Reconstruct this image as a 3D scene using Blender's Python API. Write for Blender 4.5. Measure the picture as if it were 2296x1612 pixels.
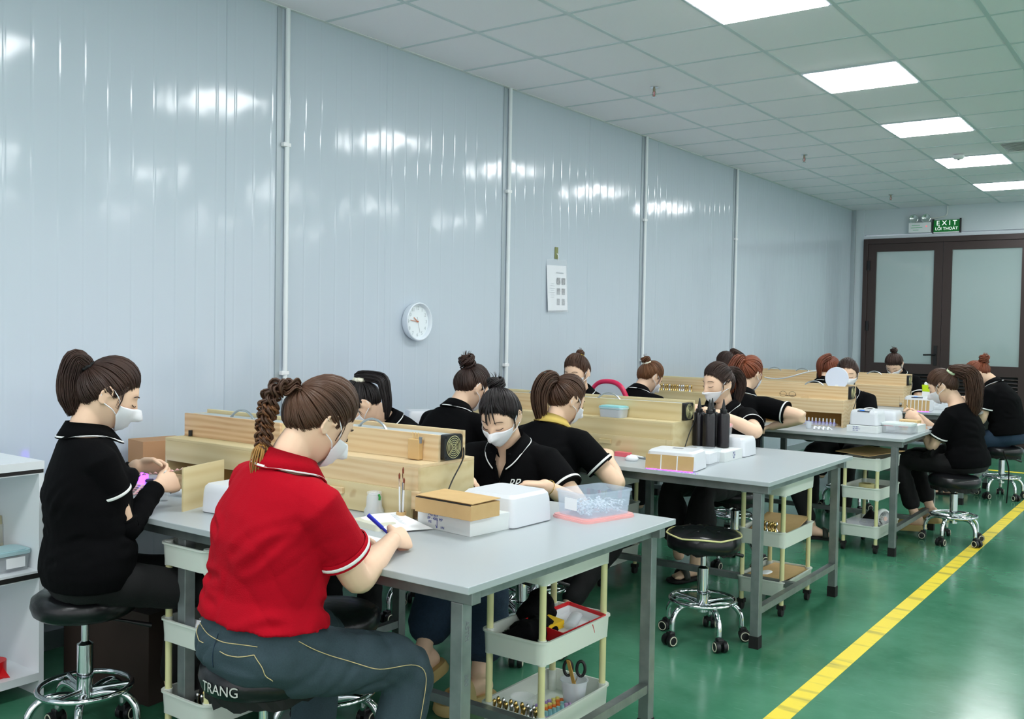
import bpy, bmesh, math, random
import numpy as np
from mathutils import Vector, Matrix
from mathutils.bvhtree import BVHTree

scene = bpy.context.scene
for o in list(bpy.data.objects):
    bpy.data.objects.remove(o, do_unlink=True)
COL = scene.collection
RNG = random.Random(7)
R = math.radians

# ------------------------------------------------------------------ camera
def make_camera():
    yaw, pitch, roll, f = 0.6263, -0.0328, 0.0169, 2175.7
    cy, sy, cp, sp = math.cos(yaw), math.sin(yaw), math.cos(pitch), math.sin(pitch)
    fwd = Vector((-sy*cp, cy*cp, sp)); right = Vector((cy, sy, 0)); up = right.cross(fwd)
    r2 = right*math.cos(roll) + up*math.sin(roll)
    u2 = up*math.cos(roll) - right*math.sin(roll)
    cam = bpy.data.cameras.new('camera'); ob = bpy.data.objects.new('camera', cam); COL.objects.link(ob)
    cam.sensor_fit = 'HORIZONTAL'; cam.sensor_width = 36.0; cam.lens = f/2296*36.0
    cam.clip_start = 0.05; cam.clip_end = 100
    m = Matrix((r2, u2, -fwd)).transposed().to_4x4(); m.translation = Vector((4.0035, -4.9214, 1.41))
    ob.matrix_world = m
    scene.camera = ob
make_camera()

# ------------------------------------------------------------------ world, exposure
world = bpy.data.worlds.new('world'); scene.world = world; world.use_nodes = True
world.node_tree.nodes['Background'].inputs[0].default_value = (0.90, 0.92, 0.95, 1)
world.node_tree.nodes['Background'].inputs[1].default_value = 1.6
scene.view_settings.view_transform = 'Standard'
scene.view_settings.look = 'None'
scene.view_settings.gamma = 1.0
scene.view_settings.use_curve_mapping = False
scene.view_settings.exposure = 0.0
PANEL_STRENGTH = 26.0            # emission of the ceiling light panels (the lamps of the room)
scene.cycles.max_bounces = 8
scene.cycles.diffuse_bounces = 5
scene.cycles.glossy_bounces = 4
scene.cycles.transmission_bounces = 6
scene.cycles.transparent_max_bounces = 8
scene.cycles.caustics_reflective = False
scene.cycles.caustics_refractive = False
scene.cycles.sample_clamp_indirect = 4.0

# ------------------------------------------------------------------ materials
def lin(c):
    c = c/255.0
    return c/12.92 if c <= 0.04045 else ((c+0.055)/1.055)**2.4
def rgb(r, g, b, a=1.0): return (lin(r), lin(g), lin(b), a)
MATS = {}
def mat(name, col, rough=0.5, metal=0.0, spec=0.5, noise=None, bump=None, emit=None, alpha=None, trans=0.0, ior=1.45, coat=0.0, sheen=0.0, sss=0.0):
    """noise=(scale, amount, colour2[, stretch xyz]); bump=(scale, strength[, stretch xyz, detail])"""
    if name in MATS: return MATS[name]
    m = bpy.data.materials.new(name); m.use_nodes = True
    nt = m.node_tree; b = nt.nodes['Principled BSDF']
    b.inputs['Base Color'].default_value = col
    b.inputs['Roughness'].default_value = rough
    b.inputs['Metallic'].default_value = metal
    b.inputs['Specular IOR Level'].default_value = spec
    b.inputs['IOR'].default_value = ior
    b.inputs['Transmission Weight'].default_value = trans
    b.inputs['Coat Weight'].default_value = coat
    b.inputs['Sheen Weight'].default_value = sheen
    if sss:
        b.inputs['Subsurface Weight'].default_value = sss
        b.inputs['Subsurface Radius'].default_value = (0.012, 0.004, 0.002)
    if alpha is not None: b.inputs['Alpha'].default_value = alpha
    if emit:
        b.inputs['Emission Color'].default_value = emit[0]; b.inputs['Emission Strength'].default_value = emit[1]
    def coords(stretch):
        tc = nt.nodes.new('ShaderNodeTexCoord')
        if not stretch: return tc.outputs['Object']
        mp = nt.nodes.new('ShaderNodeMapping'); mp.inputs['Scale'].default_value = stretch
        nt.links.new(tc.outputs['Object'], mp.inputs['Vector']); return mp.outputs['Vector']
    if noise:
        n = nt.nodes.new('ShaderNodeTexNoise'); n.inputs['Scale'].default_value = noise[0]; n.inputs['Detail'].default_value = 5
        nt.links.new(coords(noise[3] if len(noise) > 3 else None), n.inputs['Vector'])
        rp = nt.nodes.new('ShaderNodeValToRGB'); rp.color_ramp.elements[0].position = 0.5-0.22; rp.color_ramp.elements[1].position = 0.5+0.22
        rp.color_ramp.elements[0].color = (0, 0, 0, 1); rp.color_ramp.elements[1].color = (noise[1],)*3+(1,)
        nt.links.new(n.outputs['Fac'], rp.inputs['Fac'])
        mx = nt.nodes.new('ShaderNodeMixRGB'); mx.inputs[1].default_value = col; mx.inputs[2].default_value = noise[2]
        nt.links.new(rp.outputs['Color'], mx.inputs['Fac']); nt.links.new(mx.outputs['Color'], b.inputs['Base Color'])
    if bump:
        n = nt.nodes.new('ShaderNodeTexNoise'); n.inputs['Scale'].default_value = bump[0]
        n.inputs['Detail'].default_value = bump[3] if len(bump) > 3 else 3
        nt.links.new(coords(bump[2] if len(bump) > 2 else None), n.inputs['Vector'])
        bp = nt.nodes.new('ShaderNodeBump'); bp.inputs['Strength'].default_value = bump[1]; bp.inputs['Distance'].default_value = 0.01
        nt.links.new(n.outputs['Fac'], bp.inputs['Height']); nt.links.new(bp.outputs['Normal'], b.inputs['Normal'])
    MATS[name] = m
    return m

def wood_material(name, light, dark, grain_axis='x', scale=1.0, knots=True):
    m = bpy.data.materials.new(name); m.use_nodes = True; nt = m.node_tree; b = nt.nodes['Principled BSDF']
    b.inputs['Roughness'].default_value = 0.62; b.inputs['Specular IOR Level'].default_value = 0.3
    tc = nt.nodes.new('ShaderNodeTexCoord'); mp = nt.nodes.new('ShaderNodeMapping')
    mp.inputs['Scale'].default_value = (0.9*scale, 9*scale, 9*scale) if grain_axis == 'x' else (9*scale, 0.9*scale, 9*scale)
    nt.links.new(tc.outputs['Object'], mp.inputs['Vector'])
    n1 = nt.nodes.new('ShaderNodeTexNoise'); n1.inputs['Scale'].default_value = 3.0; n1.inputs['Detail'].default_value = 3; n1.inputs['Distortion'].default_value = 1.2
    nt.links.new(mp.outputs['Vector'], n1.inputs['Vector'])
    w = nt.nodes.new('ShaderNodeTexWave'); w.wave_type = 'BANDS'; w.bands_direction = 'Z'
    w.inputs['Scale'].default_value = 1.3; w.inputs['Distortion'].default_value = 7.0; w.inputs['Detail'].default_value = 2.5
    nt.links.new(mp.outputs['Vector'], w.inputs['Vector'])
    add = nt.nodes.new('ShaderNodeMath'); add.operation = 'MULTIPLY'; nt.links.new(n1.outputs['Fac'], add.inputs[0]); nt.links.new(w.outputs['Fac'], add.inputs[1])
    rp = nt.nodes.new('ShaderNodeValToRGB'); rp.color_ramp.elements[0].position = 0.05; rp.color_ramp.elements[1].position = 0.62
    rp.color_ramp.elements[0].color = light; rp.color_ramp.elements[1].color = dark
    nt.links.new(add.outputs[0], rp.inputs['Fac'])
    last = rp.outputs['Color']
    if knots:
        v = nt.nodes.new('ShaderNodeTexNoise'); v.inputs['Scale'].default_value = 9.0; v.inputs['Detail'].default_value = 2
        nt.links.new(tc.outputs['Object'], v.inputs['Vector'])
        r2 = nt.nodes.new('ShaderNodeValToRGB'); r2.color_ramp.elements[0].position = 0.70; r2.color_ramp.elements[1].position = 0.78
        r2.color_ramp.elements[0].color = (0, 0, 0, 1); r2.color_ramp.elements[1].color = (0.55, 0.55, 0.55, 1)
        nt.links.new(v.outputs['Fac'], r2.inputs['Fac'])
        mx = nt.nodes.new('ShaderNodeMixRGB'); mx.inputs[2].default_value = rgb(150, 100, 60)
        nt.links.new(r2.outputs['Color'], mx.inputs['Fac']); nt.links.new(last, mx.inputs[1]); last = mx.outputs['Color']
    nt.links.new(last, b.inputs['Base Color'])
    MATS[name] = m
    return m

# ------------------------------------------------------------------ mesh builder
class MB:
    def __init__(s): s.v = []; s.f = []
    def add(s, vs, fs):
        o = len(s.v); s.v += [tuple(v) for v in vs]; s.f += [tuple(i+o for i in f) for f in fs]; return s
    def box(s, c, d, rot=None, taper=1.0):
        x, y, z = d[0]/2, d[1]/2, d[2]/2
        vs = [Vector(p) for p in ((-x,-y,-z),(x,-y,-z),(x,y,-z),(-x,y,-z),(-x*taper,-y*taper,z),(x*taper,-y*taper,z),(x*taper,y*taper,z),(-x*taper,y*taper,z))]
        if rot is not None: vs = [rot @ v for v in vs]
        c = Vector(c)
        return s.add([v+c for v in vs], [(3,2,1,0),(4,5,6,7),(0,1,5,4),(1,2,6,5),(2,3,7,6),(3,0,4,7)])
    def span(s, a, b):
        return s.box([(a[i]+b[i])/2 for i in range(3)], [abs(b[i]-a[i]) for i in range(3)])
    def rings(s, rings, caps=True):
        n = len(rings[0]); vs = [p for r in rings for p in r]; fs = []
        for k in range(len(rings)-1):
            for i in range(n):
                j = (i+1) % n; fs.append((k*n+i, k*n+j, (k+1)*n+j, (k+1)*n+i))
        if caps:
            fs.append(tuple(reversed(range(n)))); fs.append(tuple((len(rings)-1)*n+i for i in range(n)))
        return s.add(vs, fs)
    def tube(s, pts, r, n=10, caps=True, closed=False, flat=1.0, up=None):
        pts = [Vector(p) for p in pts]; m = len(pts)
        rs = r if hasattr(r, '__len__') else [r]*m
        tans = []
        for i in range(m):
            if closed: t = pts[(i+1) % m]-pts[(i-1) % m]
            else: t = pts[min(i+1, m-1)]-pts[max(i-1, 0)]
            tans.append(t.normalized() if t.length > 1e-9 else Vector((0, 0, 1)))
        a = Vector(up) if up is not None else (Vector((0, 0, 1)) if abs(tans[0].z) < 0.9 else Vector((1, 0, 0)))
        nrm = (a - tans[0]*a.dot(tans[0])).normalized(); rings = []
        for i in range(m):
            nrm = (nrm - tans[i]*nrm.dot(tans[i]))
            nrm = nrm.normalized() if nrm.length > 1e-6 else tans[i].orthogonal().normalized()
            bi = tans[i].cross(nrm)
            rings.append([pts[i] + (nrm*math.cos(2*math.pi*k/n)*flat + bi*math.sin(2*math.pi*k/n))*rs[i] for k in range(n)])
        if closed:
            rings.append(rings[0]); return s.rings(rings, False)
        return s.rings(rings, caps)
    def cyl(s, a, b, r0, r1=None, n=16): return s.tube([a, b], [r0, r0 if r1 is None else r1], n)
    def lathe(s, prof, c=(0, 0, 0), n=24, axis='z', caps=True):
        c = Vector(c); rings = []
        for r, h in prof:
            ring = []
            for k in range(n):
                a = 2*math.pi*k/n; p = (r*math.cos(a), r*math.sin(a), h)
                if axis == 'x': p = (h, p[0], p[1])
                elif axis == 'y': p = (p[1], h, p[0])
                ring.append(c+Vector(p))
            rings.append(ring)
        return s.rings(rings, caps)
    def prism(s, poly, z0, z1, c=(0, 0, 0)):
        c = Vector(c); return s.rings([[c+Vector((x, y, z0)) for x, y in poly], [c+Vector((x, y, z1)) for x, y in poly]])
    def rprism(s, w, d, z0, z1, r, c=(0, 0, 0), seg=4, top=1.0):
        P = rrect(w, d, r, seg); Q = [(x*top, y*top) for x, y in P]; c = Vector(c)
        return s.rings([[c+Vector((x, y, z0)) for x, y in P], [c+Vector((x, y, z1)) for x, y in Q]])
    def open_box(s, w, d, z0, z1, r, t=0.002, c=(0, 0, 0), seg=4, top=1.0, lip=0.0):
        """an open rounded tray: outer wall, rim (with lip), inner wall, floor"""
        c = Vector(c)
        def ring(k, z, off): return [c+Vector((x*k+ (off*math.copysign(1, x)), y*k+(off*math.copysign(1, y)), z)) for x, y in rrect(w, d, r, seg)]
        rr = [ring(1, z0, 0), ring(top, z1-0.006 if lip else z1, 0)]
        if lip: rr += [ring(top, z1-0.006, lip), ring(top, z1, lip)]
        rr += [ring(top, z1, -t), ring(1, z0+t, -t)]
        return s.rings(rr, True)
    def build(s, name, m, parent=None, smooth=None, bevel=0.0, loc=None, rot=None):
        me = bpy.data.meshes.new(name); me.from_pydata(s.v, [], s.f); me.update()
        if smooth is not None:
            me.polygons.foreach_set('use_smooth', [True]*len(me.polygons))
            if smooth < 179: me.set_sharp_from_angle(angle=R(smooth))
        return link(name, me, m, parent, bevel, loc, rot)

def rrect(w, d, r, seg=4):
    out = []
    for cx, cy, a0 in ((w/2-r, d/2-r, 0), (-w/2+r, d/2-r, 90), (-w/2+r, -d/2+r, 180), (w/2-r, -d/2+r, 270)):
        for k in range(seg+1):
            a = R(a0+90*k/seg); out.append((cx+r*math.cos(a), cy+r*math.sin(a)))
    return out
def link(name, me, m, parent=None, bevel=0.0, loc=None, rot=None):
    o = bpy.data.objects.new(name, me); COL.objects.link(o)
    if m is not None and not me.materials: me.materials.append(m)
    if parent is not None: o.parent = parent
    if loc is not None: o.location = loc
    if rot is not None: o.rotation_euler = rot
    if bevel:
        bv = o.modifiers.new('bevel', 'BEVEL'); bv.width = bevel; bv.segments = 2; bv.limit_method = 'ANGLE'
    return o
def tag(o, label=None, cat=None, group=None, kind=None):
    if label: o['label'] = label
    if cat: o['category'] = cat
    if group: o['group'] = group
    if kind: o['kind'] = kind
    return o
def thing(name, label, cat, loc=(0, 0, 0), rz=0.0, group=None):
    o = bpy.data.objects.new(name, None); COL.objects.link(o); o.empty_display_size = 0.05
    o.location = loc; o.rotation_euler = (0, 0, rz)
    return tag(o, label, cat, group)
def struct(name, mb, m, **k):
    o = mb.build(name, m, **k); o['kind'] = 'structure'; return o
def copy_tree(o, parent=None, label=None, loc=None, rz=None):
    c = o.copy(); COL.objects.link(c); c.parent = parent
    if label: c['label'] = label
    if loc is not None: c.location = loc
    if rz is not None: c.rotation_euler = (0, 0, rz)
    for ch in [x for x in o.children]: copy_tree(ch, c)
    return c
def text_mesh(txt, size, extrude=0.0, align='CENTER', shear=0.0):
    cu = bpy.data.curves.new('lettering', 'FONT'); cu.body = txt; cu.size = size; cu.extrude = extrude
    cu.align_x = align; cu.align_y = 'CENTER'; cu.shear = shear; cu.resolution_u = 3
    ob = bpy.data.objects.new('lettering', cu); COL.objects.link(ob)
    dg = bpy.context.evaluated_depsgraph_get(); me = bpy.data.meshes.new_from_object(ob.evaluated_get(dg))
    bpy.data.objects.remove(ob, do_unlink=True); bpy.data.curves.remove(cu)
    return me
def lettering(name, txt, size, m, parent, mtx, extrude=0.0004, align='CENTER', shear=0.0):
    me = text_mesh(txt, size, extrude, align, shear); me.transform(mtx); return link(name, me, m, parent)
def frame_mtx(origin, xdir, ydir):
    x = Vector(xdir).normalized(); y = Vector(ydir).normalized(); z = x.cross(y).normalized()
    m = Matrix((x, y, z)).transposed().to_4x4(); m.translation = Vector(origin); return m
def bez(p0, p1, p2, p3, n=16):
    p0, p1, p2, p3 = map(Vector, (p0, p1, p2, p3)); out = []
    for i in range(n+1):
        t = i/n; u = 1-t; out.append(p0*u**3+p1*3*u*u*t+p2*3*u*t*t+p3*t**3)
    return out
def catmull(pts, n=8):
    P = [Vector(p) for p in pts]; P = [P[0]*2-P[1]]+P+[P[-1]*2-P[-2]]; out = []
    for i in range(1, len(P)-2):
        for k in range(n):
            t = k/n; a, b, c, d = P[i-1], P[i], P[i+1], P[i+2]
            out.append(0.5*((2*b)+(c-a)*t+(2*a-5*b+4*c-d)*t*t+(3*b-a-3*c+d)*t**3))
    out.append(P[-2]); return out

M_WHITE = mat('white_plastic', rgb(232, 234, 236), 0.35)
M_OFFWHITE = mat('offwhite_plastic', rgb(222, 224, 222), 0.4)
M_CREAM = mat('cream_pole', rgb(216, 213, 160), 0.4)
M_STEEL = mat('brushed_steel', rgb(150, 156, 156), 0.42, metal=0.75, noise=(14, 0.7, rgb(112, 120, 120)), bump=(60, 0.05, (1, 1, 0.1)))
M_CHROME = mat('chrome', rgb(225, 228, 232), 0.07, metal=1.0)
M_BLACKPL = mat('black_plastic', rgb(22, 22, 24), 0.4)
M_RUBBER = mat('black_rubber', rgb(18, 18, 18), 0.75)
M_VINYL = mat('black_vinyl', rgb(20, 20, 23), 0.28, bump=(40, 0.12))
M_CARD = mat('cardboard', rgb(206, 172, 120), 0.85, noise=(20, 0.5, rgb(190, 154, 104)))
M_PAPER = mat('white_paper', rgb(238, 240, 243), 0.8)
M_INK = mat('blue_ink', rgb(30, 50, 150), 0.6)
M_GREYINK = mat('grey_ink', rgb(120, 125, 130), 0.7)
M_CLEAR = mat('clear_plastic', rgb(240, 245, 250), 0.12, trans=0.0, alpha=0.22, spec=0.7)
M_FROST = mat('frosted_plastic', rgb(228, 234, 240), 0.35, alpha=0.5)
M_PINK = mat('pink_plastic', rgb(240, 178, 176), 0.4)
M_RED = mat('red_plastic', rgb(205, 24, 34), 0.35)
M_DARKGAP = mat('dark_gap', rgb(40, 44, 46), 0.9)
WOOD_PINE = wood_material('pine_board', rgb(220, 197, 158), rgb(208, 177, 134))
WOOD_PLY = wood_material('pale_plywood', rgb(212, 196, 154), rgb(200, 180, 134), scale=0.55)
WOOD_TAN = wood_material('tan_board', rgb(214, 182, 142), rgb(192, 150, 110), scale=1.2, knots=False)
# ================================================================== the setting
HC = 3.061
X1, Y0, Y1 = 11.4, -8.4, 8.4

def wall_material():
    m = mat('coated_wall_panel', rgb(189, 200, 210), 0.10, spec=0.45)
    nt = m.node_tree; b = nt.nodes['Principled BSDF']
    tc = nt.nodes.new('ShaderNodeTexCoord'); mp = nt.nodes.new('ShaderNodeMapping'); mp.inputs['Scale'].default_value = (1, 1.0, 0.6)
    nt.links.new(tc.outputs['Object'], mp.inputs['Vector'])
    n = nt.nodes.new('ShaderNodeTexNoise'); n.inputs['Scale'].default_value = 5.0; n.inputs['Detail'].default_value = 1.5
    nt.links.new(mp.outputs['Vector'], n.inputs['Vector'])
    bp = nt.nodes.new('ShaderNodeBump'); bp.inputs['Strength'].default_value = 0.32; bp.inputs['Distance'].default_value = 0.012
    nt.links.new(n.outputs['Fac'], bp.inputs['Height']); nt.links.new(bp.outputs['Normal'], b.inputs['Normal'])
    return m
M_WALL = wall_material()
M_WALL2 = mat('plain_wall', rgb(204, 213, 219), 0.3)
M_TRIM = mat('grey_aluminium_trim', rgb(168, 178, 184), 0.35, metal=0.3)

def floor_material():
    m = mat('green_epoxy_floor', rgb(52, 118, 86), 0.2, spec=0.5)
    nt = m.node_tree; b = nt.nodes['Principled BSDF']; tc = nt.nodes.new('ShaderNodeTexCoord')
    n = nt.nodes.new('ShaderNodeTexNoise'); n.inputs['Scale'].default_value = 1.3; n.inputs['Detail'].default_value = 6; n.inputs['Roughness'].default_value = 0.65
    nt.links.new(tc.outputs['Object'], n.inputs['Vector'])
    rp = nt.nodes.new('ShaderNodeValToRGB'); e = rp.color_ramp.elements
    e[0].position = 0.3; e[0].color = rgb(44, 108, 78); e[1].position = 0.72; e[1].color = rgb(84, 144, 116)
    nt.links.new(n.outputs['Fac'], rp.inputs['Fac'])
    # scuffs: thin pale scratches
    mp = nt.nodes.new('ShaderNodeMapping'); mp.inputs['Scale'].default_value = (3, 14, 1); mp.inputs['Rotation'].default_value = (0, 0, 0.7)
    nt.links.new(tc.outputs['Object'], mp.inputs['Vector'])
    s = nt.nodes.new('ShaderNodeTexNoise'); s.inputs['Scale'].default_value = 4.0; s.inputs['Detail'].default_value = 8
    nt.links.new(mp.outputs['Vector'], s.inputs['Vector'])
    r2 = nt.nodes.new('ShaderNodeValToRGB'); r2.color_ramp.elements[0].position = 0.62; r2.color_ramp.elements[1].position = 0.78
    r2.color_ramp.elements[0].color = (0, 0, 0, 1); r2.color_ramp.elements[1].color = (0.35, 0.35, 0.35, 1)
    nt.links.new(s.outputs['Fac'], r2.inputs['Fac'])
    mx = nt.nodes.new('ShaderNodeMixRGB'); mx.inputs[2].default_value = rgb(120, 168, 146)
    nt.links.new(r2.outputs['Color'], mx.inputs['Fac']); nt.links.new(rp.outputs['Color'], mx.inputs[1])
    nt.links.new(mx.outputs['Color'], b.inputs['Base Color'])
    rr = nt.nodes.new('ShaderNodeMapRange'); rr.inputs['To Min'].default_value = 0.11; rr.inputs['To Max'].default_value = 0.26
    nt.links.new(n.outputs['Fac'], rr.inputs['Value']); nt.links.new(rr.outputs['Result'], b.inputs['Roughness'])
    bp = nt.nodes.new('ShaderNodeBump'); bp.inputs['Strength'].default_value = 0.12; bp.inputs['Distance'].default_value = 0.004
    n3 = nt.nodes.new('ShaderNodeTexNoise'); n3.inputs['Scale'].default_value = 9; nt.links.new(tc.outputs['Object'], n3.inputs['Vector'])
    nt.links.new(n3.outputs['Fac'], bp.inputs['Height']); nt.links.new(bp.outputs['Normal'], b.inputs['Normal'])
    return m
struct('floor', MB().span((-0.1, Y0, -0.1), (X1, Y1+0.1, 0)), floor_material())

def tape_material():
    m = mat('yellow_tape', rgb(232, 208, 54), 0.45)
    nt = m.node_tree; b = nt.nodes['Principled BSDF']; tc = nt.nodes.new('ShaderNodeTexCoord')
    mp = nt.nodes.new('ShaderNodeMapping'); mp.inputs['Scale'].default_value = (1.2, 7, 1); nt.links.new(tc.outputs['Object'], mp.inputs['Vector'])
    n = nt.nodes.new('ShaderNodeTexNoise'); n.inputs['Scale'].default_value = 1.5; n.inputs['Detail'].default_value = 3; nt.links.new(mp.outputs['Vector'], n.inputs['Vector'])
    rp = nt.nodes.new('ShaderNodeValToRGB'); rp.color_ramp.elements[0].position = 0.52; rp.color_ramp.elements[1].position = 0.66
    rp.color_ramp.elements[0].color = rgb(236, 212, 58); rp.color_ramp.elements[1].color = rgb(176, 162, 62)
    nt.links.new(n.outputs['Fac'], rp.inputs['Fac']); nt.links.new(rp.outputs['Color'], b.inputs['Base Color'])
    return m
M_TAPE = tape_material()
o = MB().span((2.715, -6.5, 0.0), (2.795, 6.3, 0.0012)).build('floor_tape', M_TAPE)
tag(o, 'long scuffed yellow tape line running along the green floor aisle', 'floor tape')
o = MB().span((1.6, 6.22, 0.0), (4.4, 6.30, 0.0012)).build('floor_tape', M_TAPE)
tag(o, 'yellow tape line crossing the floor in front of the double door', 'floor tape')
o = MB()
for k in range(5): o.box((3.0+k*0.075, 5.15, 0.0008), (0.035, 0.16, 0.0014), Matrix.Rotation(R(-35), 3, 'Z'))
o = o.build('floor_tape', M_TAPE); tag(o, 'short hatched yellow tape marks on the floor beside the far stool', 'floor tape')

# left wall: coated sandwich panels 1.15 m wide with fine vertical grooves
wl = struct('wall_left', MB().span((-0.12, Y0, 0), (-0.035, Y1+0.1, HC+0.25)), M_WALL2)
def panel_mesh(w=1.15):
    mb = MB(); ys = []; g = 0.115; d = 0.0007; hw = 0.005
    pts = [(-0.03, 0.002), (-0.004, 0.002), (0.0, 0.006)]
    y = g/2
    while y < w-0.02:
        pts += [(0.0, y-hw-0.004), (-d, y-hw*0.4), (-d, y+hw*0.4), (0.0, y+hw+0.004)]; y += g
    pts += [(0.0, w-0.006), (-0.004, w-0.002), (-0.03, w-0.002)]
    vs = []; n = len(pts)
    for z in (0.0, HC+0.02): vs += [(x, yy, z) for x, yy in pts]
    fs = [(i, i+1, n+i+1, n+i) for i in range(n-1)]
    mb.add(vs, [tuple(reversed(f)) for f in fs]); return mb
p0 = panel_mesh().build('wall_panel', M_WALL, wl, loc=(0, -1.839, 0))
y = -1.839-1.146*5
while y < Y1-0.2:
    if abs(y+1.839) > 0.01:
        c = p0.copy(); COL.objects.link(c); c.location = (0, y, 0)
    y += 1.146
# walls right of and behind the camera left out; even world light fills in
# back wall, with an opening for the double door
DX0, DX1, DZ1 = 0.17, 2.15, 2.665
wb = struct('wall_back', MB().span((-0.1, Y1, DZ1+0.06), (X1, Y1+0.1, HC+0.25)).span((DX1+0.02, Y1, 0), (X1, Y1+0.1, DZ1+0.06)).span((-0.1, Y1, 0), (DX0-0.02, Y1+0.1, DZ1+0.06)), M_WALL2)
struct('trim_1', MB().span((0.0, Y1-0.02, DZ1+0.005), (4.5, Y1, DZ1+0.045)), mat('white_trim', rgb(214, 222, 228), 0.35), bevel=0.003)
struct('trim_2', MB().span((0.0, Y1-0.06, 0), (0.05, Y1, HC)), M_TRIM, bevel=0.002)
struct('trim_3', MB().span((0.05, Y1-0.03, 0), (DX0-0.01, Y1, HC)), M_WALL2, bevel=0.002)
struct('baseboard_left', MB().span((0.0, Y0, 0), (0.012, Y1, 0.08)), M_TRIM)
# ceiling angle along the walls
struct('trim_4', MB().span((0, Y0, HC-0.003), (0.024, Y1, HC+0.004)), M_OFFWHITE)

# ceiling: slab above, 0.6 m tiles laid in a T-bar grid
ce = struct('ceiling', MB().span((-0.1, Y0, HC+0.15), (X1+0.1, Y1+0.1, HC+0.25)), M_WALL2)
M_TILE = mat('ceiling_tile', rgb(250, 242, 248), 0.75, bump=(160, 0.08))
M_TBAR = mat('ceiling_tbar', rgb(205, 212, 216), 0.5)
lights = [(x, 0.3+0.6*r) for x in (2.1, 5.7, 9.3) for r in range(-13, 14, 1) if (r+1) % 3 == 0]
lights = [(x, y) for x, y in lights if Y0+0.3 < y < Y1-0.3]
lit = {(round(x/0.6-0.5), round(y/0.6-0.5)) for x, y in lights}
vent = (4, 7)
tm = MB(); tm.box((0, 0, 0.006), (0.588, 0.588, 0.012), taper=1.0)
t0 = None; field = MB()
nx = int(round(X1/0.6))
for i in range(nx):
    for j in range(-14, 14):
        if (i, j) in lit or (i, j) == vent: continue
        cx, cy = 0.3+0.6*i, 0.3+0.6*j
        if cx < 6.0 and cy > -1.6:
            dz = RNG.choice((0, 0, 0, 0.002, 0.003))
            if t0 is None: t0 = tm.build('ceiling_tile', M_TILE, ce, loc=(cx, cy, HC+dz))
            else:
                c = t0.copy(); COL.objects.link(c); c.location = (cx, cy, HC+dz)
        else: field.box((cx, cy, HC+0.006), (0.588, 0.588, 0.012))
fo = field.build('ceiling_tile_field', M_TILE, ce); fo['kind'] = 'stuff'
bx = MB().span((-0.012, Y0, 0.001), (0.012, Y1, 0.02)).build('grid_bar', M_TBAR, ce, loc=(0.6, 0, HC-0.0035))
for i in range(2, nx):
    c = bx.copy(); COL.objects.link(c); c.location = (0.6*i, 0, HC-0.0035)
by = MB().span((0, -0.012, 0.001), (X1, 0.012, 0.02)).build('grid_bar', M_TBAR, ce, loc=(0, 0, HC-0.003))
for j in range(-13, 14):
    if j == 0: continue
    c = by.copy(); COL.objects.link(c); c.location = (0, 0.6*j, HC-0.003)

# light panels
M_PANEL = mat('light_diffuser', rgb(255, 255, 255), 0.5, emit=((0.97, 0.985, 1.0, 1), PANEL_STRENGTH))
def light_panel():
    t = thing('ceiling_light', '', 'ceiling light')
    f = MB()
    for sx in (-1, 1):
        f.box((sx*0.286, 0, 0.004), (0.016, 0.588, 0.014)); f.box((0, sx*0.286, 0.004), (0.556, 0.016, 0.014))
    f.build('frame', mat('lamp_frame', rgb(226, 226, 238), 0.4), t)
    MB().box((0, 0, 0.000), (0.556, 0.556, 0.014)).build('diffuser', M_PANEL, t)
    return t
lp = light_panel(); first = True
seen = {-0.3: 'bright square ceiling light panel nearest the camera, cut off by the top edge',
        1.5: 'bright square ceiling light panel, second along the row from the nearest',
        3.3: 'bright square ceiling light panel, third along the row, before the smoke detector',
        5.1: 'bright square ceiling light panel with the smoke detector against its edge',
        6.9: 'bright square ceiling light panel furthest away, above the exit sign'}
for x, y in lights:
    lab = seen.get(round(y, 2)) if abs(x-2.1) < 0.1 else None
    o = lp if first else copy_tree(lp)
    first = False
    o.location = (x, y, HC-0.004)
    o['label'] = lab or 'bright square ceiling light panel further off, out of the picture'
    o['group'] = 'square light panels in the ceiling'

# sprinklers, smoke detector, air vent
def sprinkler():
    t = thing('ceiling_sprinkler', '', 'sprinkler')
    MB().lathe([(0.03, 0), (0.03, -0.004), (0.012, -0.01)], n=18).build('escutcheon', M_CHROME, t, smooth=40)
    b = MB(); b.cyl((0, 0, -0.008), (0, 0, -0.03), 0.009)
    for s in (-1, 1): b.tube([(s*0.007, 0, -0.028), (s*0.014, 0, -0.045), (s*0.004, 0, -0.066)], 0.0028, 6)
    b.build('frame', mat('brass', rgb(160, 150, 130), 0.3, metal=0.9), t, smooth=40)
    MB().cyl((0, 0, -0.03), (0, 0, -0.062), 0.003, n=8).build('glass_bulb', M_RED, t)
    MB().lathe([(0.004, -0.066), (0.017, -0.068), (0.017, -0.07), (0.004, -0.072)], n=14).build('deflector', M_CHROME, t)
    return t
sp = sprinkler(); sp.location = (0.86, 1.02, HC)
sp['label'] = 'small metal ceiling sprinkler nearest the camera'
for (x, y, l) in ((0.86, 4.0, 'small metal ceiling sprinkler halfway along the room'), (0.84, 7.05, 'small metal ceiling sprinkler far off near the room corner'),):
    copy_tree(sp, label=l, loc=(x, y, HC))
for ob in bpy.data.objects:
    if ob.name.startswith('ceiling_sprinkler'): ob['group'] = 'ceiling sprinklers'
t = thing('smoke_detector', 'small round white smoke detector beside a light panel', 'smoke detector', (2.05, 4.70, HC-0.006))
MB().lathe([(0.05, 0), (0.05, -0.02), (0.036, -0.034), (0.012, -0.036)], n=24).build('housing', M_WHITE, t, smooth=30)
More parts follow.
